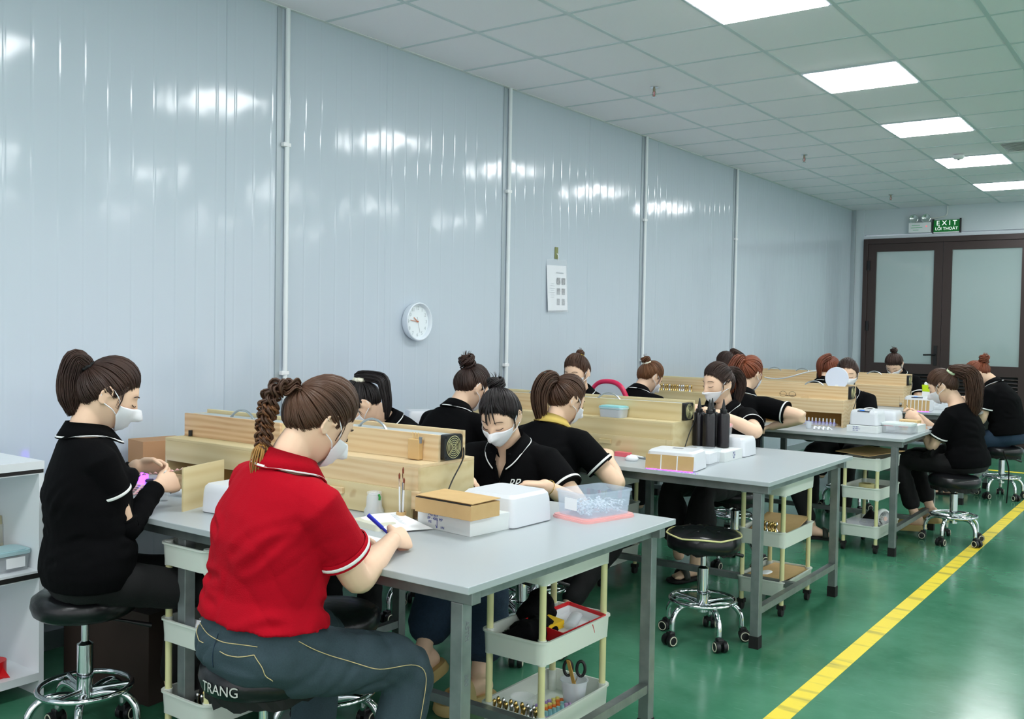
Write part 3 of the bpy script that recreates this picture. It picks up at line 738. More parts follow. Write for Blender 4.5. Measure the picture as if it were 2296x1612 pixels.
# ================================================================== people
def rot3(yaw=0, pitch=0, roll=0):
    return Matrix.Rotation(R(yaw), 3, 'Z') @ Matrix.Rotation(R(-pitch), 3, 'X') @ Matrix.Rotation(R(roll), 3, 'Y')
def bake(mb, voxel, smooth=3, fac=0.5):
    """join overlapping closed pieces into one continuous skin"""
    me = bpy.data.meshes.new('skin'); me.from_pydata(mb.v, [], mb.f); me.update()
    ob = bpy.data.objects.new('skin', me); COL.objects.link(ob)
    rm = ob.modifiers.new('remesh', 'REMESH'); rm.mode = 'VOXEL'; rm.voxel_size = voxel; rm.adaptivity = 0
    if smooth:
        sm = ob.modifiers.new('smooth', 'SMOOTH'); sm.factor = fac; sm.iterations = smooth
    dg = bpy.context.evaluated_depsgraph_get(); out = bpy.data.meshes.new_from_object(ob.evaluated_get(dg))
    bpy.data.objects.remove(ob, do_unlink=True); bpy.data.meshes.remove(me)
    out.polygons.foreach_set('use_smooth', [True]*len(out.polygons))
    return out
def get_co(me):
    a = np.empty(len(me.vertices)*3); me.vertices.foreach_get('co', a); return a.reshape(-1, 3)
def set_co(me, a):
    me.vertices.foreach_set('co', np.ascontiguousarray(a).ravel()); me.update()
def get_no(me):
    a = np.empty(len(me.vertices)*3); me.vertices.foreach_get('normal', a); return a.reshape(-1, 3)
def cut_faces(me, keep_fn):
    bm = bmesh.new(); bm.from_mesh(me)
    dead = [f for f in bm.faces if not keep_fn(f.calc_center_median())]
    bmesh.ops.delete(bm, geom=dead, context='FACES'); bm.to_mesh(me); bm.free(); me.update()
def ell_ring(c, Rm, rx, ry, n=28, p=2.3):
    out = []
    for k in range(n):
        a = 2*math.pi*k/n; ca, sa = math.cos(a), math.sin(a)
        x = math.copysign(abs(ca)**(2/p), ca)*rx; y = math.copysign(abs(sa)**(2/p), sa)*ry
        out.append(c + Rm @ Vector((x, y, 0)))
    return out
def limb(mb, pts, rad, n=14, flat=1.0, up=None, sub=5):
    """a tapering limb with rounded ends through pts"""
    P = catmull(pts, sub); m = len(P); rr = []
    for i in range(m):
        u = i/sub; k = min(int(u), len(rad)-2); t = u-k; t = t*t*(3-2*t); rr.append(rad[k]*(1-t)+rad[k+1]*t)
    d0 = (P[0]-P[1]).normalized(); d1 = (P[-1]-P[-2]).normalized()
    P = [P[0]+d0*rr[0]*0.8, P[0]+d0*rr[0]*0.5]+P+[P[-1]+d1*rr[-1]*0.5, P[-1]+d1*rr[-1]*0.8]
    rr = [rr[0]*0.35, rr[0]*0.8]+rr+[rr[-1]*0.8, rr[-1]*0.35]
    mb.tube(P, rr, n, flat=flat, up=up)
def ik(S, W, l1, l2, pole):
    d = W-S; L = min(d.length, (l1+l2)*0.995); d = d.normalized()
    a = (l1*l1-l2*l2+L*L)/(2*L); h = math.sqrt(max(l1*l1-a*a, 0))
    p = Vector(pole); p = (p-d*p.dot(d)).normalized()
    return S+d*a+p*h, S+d*L

HA, HB, HD = 0.073, 0.093, 0.116      # head half width, depth, height
def head_pts(D):
    """unit directions (n,3) in the head frame (+y face, +z up) -> points on the head"""
    D = np.asarray(D, float); r = 1/np.sqrt((D[:, 0]/HA)**2+(D[:, 1]/HB)**2+(D[:, 2]/HD)**2)
    P = D*r[:, None]; x, y, z = P[:, 0].copy(), P[:, 1].copy(), P[:, 2].copy()
    t = np.clip(-z/HD, 0, 1); f = np.clip(y/0.03, 0, 1); f = f*f*(3-2*f)
    x = x*(1-0.30*t**1.6)
    y = np.where(y < 0, y*(1-0.42*t), y*(1-0.05*t))
    ax = np.abs(x); g = lambda u, c, s: np.exp(-((u-c)/s)**2)
    bump = 0.011*g(x, 0, 0.024)*g(z, -0.1, 0.022)
    nz = np.clip((0.022-z)/0.05, 0, 1)*np.clip((z+0.040)/0.010, 0, 1)
    bump += 0.029*g(x, 0, 0.0105)*nz+0.008*g(ax, 0.011, 0.008)*g(z, -0.031, 0.009)
    bump -= 0.008*g(ax, 0.031, 0.016)*g(z, 0.012, 0.014)
    bump += 0.0065*g(ax, 0.031, 0.013)*g(z, 0.006, 0.009)
    bump += 0.003*g(ax, 0.03, 0.02)*g(z, 0.034, 0.010)
    bump += 0.006*g(x, 0, 0.021)*(g(z, -0.057, 0.006)+g(z, -0.069, 0.006))
    bump += 0.004*g(ax, 0.044, 0.02)*g(z, -0.022, 0.022)
    return np.c_[x, y+bump*f, z]
def head_pt(d, off=0.0):
    d = Vector(d).normalized(); p = Vector(head_pts([d])[0]); return p+d*off
def head_mesh(mb, tr, nu=56, nv=44):
    D = []
    for j in range(1, nv):
        e = math.pi*(j/nv-0.5)
        for i in range(nu):
            a = 2*math.pi*i/nu; D.append((math.cos(e)*math.sin(a), math.cos(e)*math.cos(a), math.sin(e)))
    P = head_pts(D); vs = [tr(Vector(p)) for p in P]
    b, tp = tr(head_pt((0, 0, -1))), tr(head_pt((0, 0, 1)))
    fs = []
    for j in range(nv-2):
        for i in range(nu):
            k = (i+1) % nu; fs.append((j*nu+k, j*nu+i, (j+1)*nu+i, (j+1)*nu+k))
    n = len(vs); vs += [b, tp]
    for i in range(nu):
        k = (i+1) % nu; fs.append((n, i, k)); fs.append((n+1, (nv-2)*nu+k, (nv-2)*nu+i))
    mb.add(vs, fs)
def ear(mb, tr, s):
    c = Vector((s*0.071, -0.012, -0.004))
    rim = []
    for k in range(15):
        a = R(-100+k*20); rr = 0.017 if a < R(60) else 0.018
        rim.append(c+Vector((s*(0.007+0.005*math.sin(a*0.5+0.6)), -math.cos(a)*0.0165-0.004, math.sin(a)*0.029+0.002*(a > R(60)))))
    mb.tube([tr(p) for p in rim], [0.0042]*15, 7)
    D = [tr(c+Vector((s*0.001, -0.004, 0.0))), tr(c+Vector((s*0.008, -0.007, 0.0)))]
    mb.tube([tr(c+Vector((s*0.002, -0.004, z))) for z in (-0.024, -0.012, 0.004, 0.018)], [0.007, 0.012, 0.014, 0.009], 8, flat=0.45, up=(tr(c+Vector((1, 0, 0)))-tr(c)))
    mb.tube([tr(c+Vector((s*0.004, 0.002, -0.022))), tr(c+Vector((s*0.004, 0.0, -0.030)))], [0.0065, 0.0045], 7)

def hand(mb, W, d, n, sgn, curl=0.4, pinch=0.0, spread=0.1, scale=1.0, nails=None):
    """right hand sgn=+1, left -1; d fingers' direction, n the way the palm faces; returns the pinch point"""
    d = Vector(d).normalized(); n = Vector(n); n = (n-d*n.dot(d)).normalized(); s = d.cross(n)*sgn; k = scale
    rings = []
    for u, w, th in ((-0.012, 0.024, 0.019), (0.012, 0.028, 0.017), (0.045, 0.037, 0.0155), (0.075, 0.040, 0.0135), (0.088, 0.036, 0.010)):
        rings.append([W+d*u*k+s*math.cos(a)*w*k+n*math.sin(a)*th*k for a in (2*math.pi*q/16 for q in range(16))])
    mb.rings(rings)
    tip = None
    for i, (off, ln) in enumerate(((0.029, 0.071), (0.010, 0.079), (-0.0095, 0.074), (-0.0285, 0.058))):
        b = W+d*(0.080-0.004*abs(i-1))*k+s*off*k; dirv = (d+s*spread*(1.5-i)*0.35).normalized()
        cc = curl if i > 0 else curl*(1-0.2*pinch)+0.35*pinch
        ang = [R(38)*cc*1.6, R(58)*cc*1.5, R(36)*cc*1.4]; p = b-dirv*0.012*k; pts = [p, b]; a = 0
        for q, seg in enumerate((0.46, 0.30, 0.24)):
            a += ang[q]; dv = dirv*math.cos(a)+n*math.sin(a); p = pts[-1]+dv*ln*seg*k; pts.append(p)
        mb.tube(pts+[pts[-1]+dv*0.004*k], [0.0095*k, 0.0092*k, 0.0082*k, 0.0074*k, 0.0066*k, 0.003*k], 9)
        if nails is not None: nails.append((pts[-1]-dv*0.005*k-(dv.cross(s)*0)+(-n*math.cos(a)+dirv*math.sin(a))*0.006*k, dv, s))
        if i == 0: tip = pts[-1]
    b = W+d*0.022*k+s*0.026*k; t1 = W+d*0.052*k+s*0.050*k+n*0.018*k
    end = t1+(d*0.55+s*0.05+n*0.45).normalized()*0.034*k
    if pinch: end = end.lerp(tip, 0.75*pinch)
    mb.tube([b-d*0.01*k, b, t1, end, end+(end-t1).normalized()*0.004], [0.012*k, 0.0135*k, 0.0105*k, 0.008*k, 0.003*k], 9)
    return (tip+end)/2
def foot(mb, A, f, s):
    """bare foot: ankle A, forward f (unit), s = +1 right"""
    f = Vector(f).normalized(); upv = Vector((0, 0, 1)); upv = (upv-f*upv.dot(f)).normalized(); side = f.cross(upv)
    rings = []
    for u, w, z0, z1 in ((-0.055, 0.018, -0.068, -0.03), (-0.045, 0.028, -0.078, -0.005), (-0.01, 0.031, -0.08, 0.012), (0.04, 0.033, -0.08, -0.012), (0.09, 0.039, -0.08, -0.038), (0.125, 0.041, -0.08, -0.052), (0.145, 0.036, -0.078, -0.058)):
        c = A+f*u+upv*(z0+z1)/2; h = (z1-z0)/2
        rings.append([c+side*math.cos(a)*w+upv*math.sin(a)*h for a in (2*math.pi*q/16 for q in range(16))])
    mb.rings(rings)
    for i in range(5):
        o = (-0.028+0.0145*i)*s*-1; ln = (0.038, 0.036, 0.032, 0.027, 0.022)[i]; r = (0.0115, 0.008, 0.0078, 0.0074, 0.007)[i]
        b = A+f*(0.132-0.006*i)+side*o*-1*-1+upv*-0.068
        mb.tube([b-f*0.01, b, b+f*ln*0.6+upv*0.003, b+f*ln], [r, r, r*0.95, r*0.5], 8)

# ---------------------------------------------------------------- hair
def hairline(phi):
    """lowest elevation (deg) of the hair for azimuth phi (deg, 0 = face)"""
    a = abs((phi+180) % 360-180)
    K = ((0, 42), (25, 40), (50, 30), (68, 12), (80, -2), (92, 8), (104, -4), (118, -22), (140, -34), (180, -38))
    for (x0, y0), (x1, y1) in zip(K, K[1:]):
        if a <= x1: t = (a-x0)/(x1-x0); t = t*t*(3-2*t); return y0+(y1-y0)*t
    return -38
def sph(phi, el):
    p, e = R(phi), R(el); return Vector((math.cos(e)*math.sin(p), math.cos(e)*math.cos(p), math.sin(e)))
def slerp(a, b, t):
    w = math.acos(max(-1, min(1, a.dot(b))))
    if w < 1e-4: return a.copy()
    return (a*math.sin((1-t)*w)+b*math.sin(t*w))/math.sin(w)
def hair_cap(mb, tr, off=0.006):
    nu, nv = 64, 20; vs = []; fs = []
    for i in range(nu):
        phi = 360*i/nu; h0 = hairline(phi)+2.5
        for j in range(nv+1):
            e = h0+(90-h0)*j/nv; d = sph(phi, e if j < nv else 89.9); vs.append(tr(head_pt(d, off*(0.3+0.7*min(1, j/3)))))
    for i in range(nu):
        k = (i+1) % nu
        for j in range(nv): fs.append((k*(nv+1)+j, i*(nv+1)+j, i*(nv+1)+j+1, k*(nv+1)+j+1))
    mb.add(vs, fs)
def strand(mb, pts, r0, r1=None, n=5, flat=0.7):
    m = len(pts); r1 = r0*0.5 if r1 is None else r1
    mb.tube(pts, [r0+(r1-r0)*(i/(m-1))**2 for i in range(m)], n, flat=flat)
def combed(mb, tr, tie, n=230, rng=None, lift=0.010, seg=11, r=0.0026, part=None):
    tie = Vector(tie).normalized()
    for i in range(n):
        phi = 360*(i+rng.uniform(-0.4, 0.4))/n; d0 = sph(phi, hairline(phi)+rng.uniform(-3, 5)); off = rng.uniform(0.003, 0.0085); pts = []; bend = rng.uniform(-0.05, 0.05); sd = d0.cross(tie)
        for j in range(seg+1):
            t = j/seg; d = (slerp(d0, tie, t)+sd*bend*math.sin(math.pi*t)).normalized()
            pts.append(tr(head_pt(d, off*min(1, t*5+0.15)+lift*math.sin(math.pi*min(1, t*1.1))**0.8*0.75+0.004*t)))
        k_ = r*rng.uniform(0.75, 1.2); mb.tube(pts, [k_*min(1, 0.25+j*0.3) for j in range(seg+1)], 5, flat=0.75)
def tail(mb, path, env, n=80, rng=None, r=0.0042, wave=0.0, flat=1.0, end_jit=0.12):
    P = catmull(path, 5); m = len(P); T = [(P[min(i+1, m-1)]-P[max(i-1, 0)]).normalized() for i in range(m)]
    u = T[0].orthogonal().normalized(); U = []; V = []
    for t in T:
        u = (u-t*u.dot(t)).normalized(); U.append(u.copy()); V.append(t.cross(u))
    for i in range(n):
        th = rng.uniform(0, 6.283); q = math.sqrt(rng.random()); ph = rng.uniform(0, 6.28); last = 1-rng.random()*end_jit; pts = []
        for j in range(int(m*last)):
            s = j/(m-1)*(len(env)-1); k = min(int(s), len(env)-2); e = env[k]+(env[k+1]-env[k])*(s-k)
            w = wave*math.sin(j*0.8+ph)
            pts.append(P[j]+(U[j]*math.cos(th)+V[j]*math.sin(th)*flat)*(e*q)+U[j]*w)
        if len(pts) > 2: strand(mb, pts, r*rng.uniform(0.8, 1.2), r*0.35)
def bun(mb, c, ax, rad, n=60, rng=None, r=0.0045, messy=0.15):
    ax = Vector(ax).normalized(); u = ax.orthogonal().normalized(); v = ax.cross(u)
    for i in range(n):
        ph = rng.uniform(0, 6.283); R0 = rad*rng.uniform(0.45, 0.72); r2 = rad*rng.uniform(0.25, 0.45); tw = rng.choice((2, 3)); pts = []; jit = rng.uniform(-messy, messy)*rad
        for k in range(15):
            a = ph+k*0.34; b = a*tw*0.5+ph
            q = R0+r2*math.cos(b); pts.append(c+(u*math.cos(a)+v*math.sin(a))*q+ax*(r2*math.sin(b)*1.3+jit))
        strand(mb, pts, r*rng.uniform(0.8, 1.3), r*0.7)
    ico = []
    for j in range(7):
        e = math.pi*(j/6-0.5); q = max(0.02, math.cos(e)); ico.append([c+(u*math.cos(6.2832*k/14)+v*math.sin(6.2832*k/14))*rad*0.8*q+ax*rad*0.62*math.sin(e) for k in range(14)])
    mb.rings(ico)
def braid(mb, path, w, rng, n=14):
    P = catmull(path, 12); m = len(P); T = [(P[min(i+1, m-1)]-P[max(i-1, 0)]).normalized() for i in range(m)]
    u = Vector((1, 0, 0)); turns = 3.2
    for k in range(3):
        for q in range(n):
            th = rng.uniform(0, 6.283); rq = math.sqrt(rng.random()); pts = []
            for j in range(m):
                t = j/(m-1); uu = (u-T[j]*u.dot(T[j])).normalized(); vv = T[j].cross(uu); a = 2*math.pi*(turns*t+k/3)
                s = w*(1.1-0.45*t); c = P[j]+uu*math.sin(a)*s*0.62+vv*math.sin(2*a)*s*0.35
                pts.append(c+(uu*math.cos(th)+vv*math.sin(th))*rq*s*0.52)
            strand(mb, pts, 0.0036, 0.003)

M_SKIN = mat('skin', rgb(236, 200, 172), 0.5, spec=0.35, noise=(7, 0.35, rgb(228, 184, 156)))
M_SKINF = mat('skin_tan', rgb(206, 160, 128), 0.55, spec=0.3)
M_BLACK = mat('black_cotton', rgb(8, 8, 10), 0.9, spec=0.1, bump=(320, 0.2, None, 2))
M_REDC = mat('red_cotton', rgb(172, 4, 28), 0.85, spec=0.15, bump=(320, 0.22, None, 2), noise=(6, 0.4, rgb(162, 6, 26)))
M_STRIPE = mat('white_knit_stripe', rgb(232, 232, 232), 0.85)
M_JEAN = mat('blue_grey_denim', rgb(52, 70, 78), 0.85, noise=(240, 0.6, rgb(40, 56, 64)), bump=(420, 0.2))
M_JEAN2 = mat('dark_blue_denim', rgb(30, 52, 74), 0.85, noise=(120, 0.6, rgb(22, 40, 58)), bump=(420, 0.2))
M_BTROU = mat('black_trousers', rgb(9, 9, 11), 0.85, bump=(200, 0.15))
M_STITCH = mat('tan_stitching', rgb(196, 178, 130), 0.8)
M_MASK = mat('white_face_mask', rgb(236, 236, 242), 0.75)
M_BROW = mat('dark_brow', rgb(52, 38, 34), 0.8)
M_LIP = mat('lips', rgb(196, 116, 108), 0.5)
M_SLIP = mat('beige_foam', rgb(190, 166, 112), 0.6)
def hair_mat(name, c, c2): return mat(name, c, 0.42, spec=0.32, noise=(9, 0.9, c2))
HAIR = {'dark': hair_mat('dark_brown_hair', rgb(42, 30, 28), rgb(70, 50, 42)), 'black': hair_mat('black_hair', rgb(24, 21, 23), rgb(44, 38, 38)),
        'brown': hair_mat('brown_hair', rgb(86, 56, 38), rgb(128, 84, 52)), 'red': hair_mat('auburn_hair', rgb(100, 54, 40), rgb(144, 80, 54)),
        'mid': hair_mat('mid_brown_hair', rgb(60, 42, 34), rgb(92, 64, 48)), 'blond': hair_mat('bleached_hair', rgb(140, 96, 44), rgb(184, 140, 76))}

def wrinkle(me, amp, seed, waist=None, stretch=(1, 1, 1)):
    """cloth folds: thin creases along warped lines plus a slow swell, pushed along the normals"""
    rng = np.random.RandomState(seed); co = get_co(me); no = get_no(me); d = np.zeros(len(co))
    for k in range(6):
        v = rng.normal(size=3)*np.array([0.7, 0.7, 1.3]); v /= np.linalg.norm(v); fr = rng.uniform(26, 52); ph = rng.uniform(0, 6.28)
        wob = 1.3*np.sin(co @ rng.normal(size=3)*10+ph)+0.7*np.sin(co @ rng.normal(size=3)*19-ph)
        crease = (1-np.abs(np.sin(co @ v*fr*0.5+ph+wob)))**2.4
        mask = np.clip(0.5+0.9*np.sin(co @ rng.normal(size=3)*7+2*ph), 0, 1)
        d -= crease*mask*0.26
        d += 0.05*np.sin(co @ v*fr*0.6+ph)
    m = 1.0 if waist is None else 0.35+0.95*np.exp(-((co[:, 2]-waist)/0.10)**2)
    set_co(me, co+no*(d*m*amp)[:, None])

def crease(me, segs, depth, width):
    """folds drawn along segments: a valley with a soft ridge on each side"""
    co = get_co(me); no = get_no(me); d = np.zeros(len(co))
    for a, b, k in segs:
        a = np.array(a); b = np.array(b); ab = b-a; t = np.clip(((co-a) @ ab)/(ab @ ab), 0, 1)
        q = co-(a+t[:, None]*ab+np.sin(t*5+k*9)[:, None]*np.array([0.004, 0, 0.010])); r = np.sqrt((q**2).sum(1)); f = k*(0.25+0.75*np.sin(np.pi*np.clip(t*0.9+0.05, 0, 1)))
        d += f*(-np.exp(-(r/width)**2)+0.75*np.exp(-((r-2.1*width)/(width*1.1))**2))
    set_co(me, co+no*(d*depth)[:, None])

def make_person(P):
    name = 'person'; rng = random.Random(P['seed']); vox = P.get('vox', 0.008); far = vox > 0.0075
    seat = P['seat']; w = P.get('w', 1.0)
    px, py, pz = P['head']; rz = R(P['face'])
    hy, hp, hr = P.get('hrot', (0, 30, 0)); cyaw, croll = P.get('chest', (0, 0))
    # lean solved so the head comes to its height
    a = P.get('lean', 25)
    def skel(tall):
        Rp = rot3(cyaw*0.3, a*P.get('pel', 0.35), croll*0.5); Rc = rot3(cyaw, a, croll); Rh = rot3(hy, hp, hr); Rmid = rot3(cyaw*0.65, a*0.7, croll*0.8)
        hip = Vector((0, 0, seat+0.095)); waist = hip+Rp @ Vector((0, -0.005, 0.125+tall*0.4)); chest = waist+Rmid @ Vector((0, -0.01, 0.125+tall*0.6)); nb = chest+Rc @ Vector((0, -0.012, 0.215))
        hc = nb+Rc @ Vector((0, 0.012, 0.034))+Rh @ Vector((0, 0.018, 0.098)); return Rp, Rmid, Rc, Rh, hip, waist, chest, nb, hc
    lo, hi = -0.12, 0.12
    for _ in range(30):
        tall = (lo+hi)/2
        if skel(tall)[-1].z > pz: hi = tall
        else: lo = tall
    Rp, Rmid, Rc, Rh, hip, waist, chest, nb, hc = skel(tall)
    Rw = Matrix.Rotation(rz, 3, 'Z'); off = Rw @ Vector((hc.x, hc.y, 0))
    base = Vector((px-off.x, py-off.y, 0))
    root = thing(name, P['label'], 'person', base, rz)
    def loc(wp): return Rw.transposed() @ (Vector(wp)-base)          # world -> person frame
    tr = lambda p: hc+Rh @ p
    P['_root'] = base; P['_lean'] = tall
    # ------------------------------------------------ arms
    arms = {}
    for sgn, key in ((1, 'R'), (-1, 'L')):
        S = chest+Rc @ Vector((sgn*0.155*w, -0.004, 0.145)); A = P['arm'+key]
        W = loc(A['w']) if 'w' in A else Vector(A['l']); pole = Vector(A.get('pole', (sgn*0.6, -0.5, -0.6)))
        E, W = ik(S, W, 0.272, 0.232, pole); arms[key] = (S, E, W, A, sgn)
    legs = {}
    for sgn, key in ((1, 'R'), (-1, 'L')):
        H = hip+Rp @ Vector((sgn*0.088*w, 0.02, -0.03)); A = P.get('leg'+key, {})
        F = loc(A['w']) if 'w' in A else Vector(A.get('l', (sgn*0.12, 0.42, 0.09)))
        K, F = ik(H, F, P.get('thigh', 0.41), 0.385, Vector(A.get('pole', (sgn*0.15, 0.8, 0.8)))); fd = Vector(A.get('dir', (sgn*0.15, 1, 0)))
        legs[key] = (H, K, F, fd, sgn)
    secs = [(hip+Rp @ Vector((0, -0.01, -0.088)), Rp, 0.15, 0.105), (hip+Rp @ Vector((0, -0.012, -0.05)), Rp, 0.178, 0.128), (hip+Rp @ Vector((0, -0.012, 0.0)), Rp, 0.178, 0.128), (hip+Rp @ Vector((0, -0.005, 0.06)), Rp, 0.160, 0.112), (waist, Rmid, 0.138, 0.098),
            (chest, Rc, 0.142, 0.106), (chest+Rc @ Vector((0, 0.004, 0.07)), Rc, 0.150, 0.112), (chest+Rc @ Vector((0, 0, 0.13)), Rc, 0.155, 0.098), (chest+Rc @ Vector((0, -0.004, 0.168)), Rc, 0.135, 0.080),
            (chest+Rc @ Vector((0, -0.008, 0.196)), Rc, 0.088, 0.064), (nb, Rc, 0.056, 0.056)]
    def torso(mb, i0, i1, e, ew=0.0):
        rr = []
        for i in range(i0, i1):
            c, Rm, rx, ry = secs[i]; ee = e+(ew if i in (3, 4, 5) else ew*0.5 if i in (2, 6) else 0); rr.append(ell_ring(c, Rm, rx*w+ee, ry*w+ee))
        mb.rings(rr)
    # ------------------------------------------------ body
    b = MB(); torso(b, 1, 11, -0.012)
    neck_top = tr(Vector((0, -0.022, -0.055)))
    limb(b, [nb-Rc @ Vector((0, 0, 0.03)), nb+Rc @ Vector((0, 0.004, 0.02)), neck_top, tr(Vector((0, -0.012, -0.01)))], [0.060, 0.049, 0.045, 0.048], 16)
    head_mesh(b, tr)
    for s in (-1, 1): ear(b, tr, s)
    nails = [] if P.get('nails') else None
    for key, (S, E, W, A, sgn) in arms.items():
        limb(b, [S.lerp(E, 0.22), S.lerp(E, 0.6), E, E.lerp(W, 0.35), W], [0.042*w, 0.043*w, 0.038*w, 0.039*w, 0.0255], 14)
        d = Vector(A['d']) if 'd' in A else (W-E); n = Vector(A.get('n', (-sgn*0.3, 0.1, -1)))
        A['_tip'] = hand(b, W, d, n, sgn, A.get('curl', 0.5), A.get('pinch', 0.0), A.get('spread', 0.1), P.get('hs', 0.95), nails)
    show = P.get('feet', ())
    for key, (H, K, F, fd, sgn) in legs.items():
        limb(b, [H, (H+K)/2, K, K.lerp(F, 0.35), F], [0.062*w, 0.054*w, 0.044, 0.042, 0.032], 14)
        if key in show: foot(b, F, fd, sgn)
    body = link('body', bake(b, vox, 2 if not far else 1, 0.45), M_SKIN, root)
    if P.get('footskin'): pass
    # face: brows, lash lines, lips
    if P.get('face_detail', True):
        for s in (-1, 1):
            pts = [tr(head_pt(sph(s*az, el), 0.0025)) for az, el in ((10, 18.5), (18, 20.5), (27, 20), (35, 16.5))]
            MB().tube(catmull(pts, 3), [0.0012]+[0.0024]*8+[0.0009], 5, flat=0.6).build('eyebrow', M_BROW, body, smooth=180)
            pts = [tr(head_pt(sph(s*az, el), 0.0022)) for az, el in ((11, 1.0), (17, -0.8), (24, -1.2), (32, 1.4))]
            MB().tube(catmull(pts, 3), [0.0007]+[0.0015]*8+[0.0011], 5).build('eyelashes', M_BROW, body, smooth=180)
    if not P.get('mask', True):
        for el, nm in ((-35.5, 'upper_lip'), (-41, 'lower_lip')):
            pts = [tr(head_pt(sph(az, el+(abs(az)*0.06)), 0.001)) for az in (-15, -8, 0, 8, 15)]
            MB().tube(catmull(pts, 3), [0.001]+[0.004]*11+[0.001], 6).build(nm, M_LIP, body, smooth=180)
    # ------------------------------------------------ shirt
    M_SH = M_REDC if P.get('shirt') == 'red' else M_BLACK
    sh = MB(); hem = P.get('hem', 1); torso(sh, hem, 10, 0.016, P.get('loose', 0.024))
    for sgn in (-1, 1):                       # chest shape
        c = chest+Rc @ Vector((sgn*0.062, 0.085, 0.045)); sh.rings([ell_ring(c+Rc @ Vector((0, 0.03*math.sin(e), 0.058*math.sin(e)*0+0.05*math.sin(e))), Rc, 0.062*math.cos(e)+0.004, 0.050*math.cos(e)+0.004, 16, 2.0) for e in (-1.3, -0.8, -0.3, 0.2, 0.7, 1.2)])
    sl = P.get('sleeve', 0.62); cuffs = []
    for key, (S, E, W, A, sgn) in arms.items():
        ax = (E-S).normalized(); end = S+(E-S)*sl; inner = chest+Rc @ Vector((sgn*0.075*w, -0.004, 0.135))
        rS = 0.066*w; rE = 0.059*w+P.get('slw', 0.004)
        fr = ax.orthogonal().normalized(); fb = ax.cross(fr); rings = []
        sh.tube([inner, inner.lerp(S, 0.5), S+ax*0.02, S+(E-S)*sl*0.55, end-ax*0.004, end], [0.052*w, 0.062*w, rS, (rS+rE)/2, rE, rE*0.97], 20)
        cuffs.append((end, ax, rE))
    me = bake(sh, max(vox*1.1, 0.006), 4, 0.5); wrinkle(me, P.get('fold', 0.020)*0.4, P['seed'], waist.z+0.02)
    segs = []
    for s_ in (-1, 1):
        for fb in (-1, 1):
            segs.append((chest+Rc @ Vector((s_*0.165*w, fb*0.05, 0.095)), chest+Rc @ Vector((s_*0.05*w, fb*0.135, rng.uniform(-0.05, 0.0))), rng.uniform(0.5, 1)))
            segs.append((chest+Rc @ Vector((s_*0.165*w, fb*0.06, 0.05)), chest+Rc @ Vector((s_*0.08*w, fb*0.135, rng.uniform(-0.10, -0.06))), rng.uniform(0.4, 0.9)))
            for j_ in (-0.05, 0.0, 0.05):
                if rng.random() < 0.8: segs.append((waist+Rmid @ Vector((s_*(0.17*w+0.02), fb*0.05, j_+rng.uniform(-0.01, 0.01))), waist+Rmid @ Vector((s_*rng.uniform(0.0, 0.06), fb*0.14, j_-rng.uniform(0.01, 0.05))), rng.uniform(0.5, 1.1)))
    crease(me, segs, P.get('crease', 0.006), 0.011)
    neck_axis = Rc @ Vector((0, -0.10, 1)).normalized(); ncen = nb-Rc @ Vector((0, 0.0, 0.012))
    v = P.get('vneck', 0.0)
    if v:
        top = ncen+Rc @ Vector((0, 0.05, 0.0))
        def keep(c):
            q = Rc.transposed() @ (c-top); depth = -q.z
            return not (q.y > -0.02 and -0.05 < depth < v and abs(q.x) < 0.036*(1-max(depth, 0)/v)+0.002)
        cut_faces(me, keep)
    shirt = link('shirt', me, M_SH, root)
    for end, ax, rE in cuffs:
        m3 = ax.to_track_quat('Z', 'X').to_matrix(); rr = []
        for r_, h_ in ((rE+0.004, -0.016), (rE+0.0062, -0.014), (rE+0.0062, -0.006), (rE+0.004, -0.004)):
            rr.append([end+m3 @ Vector((r_*math.cos(6.2832*k/32), r_*math.sin(6.2832*k/32), h_)) for k in range(32)])
        MB().rings(rr, False).build('cuff_stripe', M_STRIPE, shirt, smooth=60)
        rr = []
        for r_, h_ in ((rE+0.001, -0.024), (rE+0.005, -0.02), (rE+0.005, 0.002), (rE-0.003, 0.003), (rE-0.006, -0.01)):
            rr.append([end+m3 @ Vector((r_*math.cos(6.2832*k/32), r_*math.sin(6.2832*k/32), h_)) for k in range(32)])
        MB().rings(rr, False).build('cuff', M_SH, shirt, smooth=60)
    # collar: stand and fall, with a white edge stripe
    if P.get('collar', True):
        n = 40; half = R(17 if v else 10); col = []; stp = []; inner = []; fold = []
        M_COL = mat('yellow_collar', rgb(206, 178, 92), 0.8) if P.get('collar') == 'yellow' else M_SH
        for k in range(n+1):
            a = half+(2*math.pi-2*half)*k/n; ca, sa = math.sin(a), math.cos(a); fr = max(0, math.cos(a))**2*(1 if v else 0.6)
            drop = 0.035*fr+(0.02 if v else 0)*fr; bk = 0.5-0.5*math.cos(a)
            def pt(r, h, ex=0.0): return ncen+Rc @ Vector((ca*r*w, sa*r+0.006+ex*fr, h))
            inner.append(pt(0.066, -0.03-drop)); fold.append(pt(0.064+0.006*fr, 0.030+0.010*bk-drop*0.55, 0.012))
            col.append(pt(0.092+0.012*fr, -0.016+0.004*bk-drop*1.0, 0.03)); stp.append((pt(0.0905+0.012*fr, -0.007+0.004*bk-drop, 0.0295), pt(0.0925+0.012*fr, -0.013+0.004*bk-drop, 0.031)))
        bvs = BVHTree.FromPolygons([Vector(q.co) for q in me.vertices], [tuple(f.vertices) for f in me.polygons])
        def out_of(p, e):
            h_ = bvs.find_nearest(p)
            if h_[0] is None: return p
            dd = (p-h_[0]).dot(h_[1])
            return h_[0]+h_[1]*e if (dd < e and (p-h_[0]).length < 0.05) else p
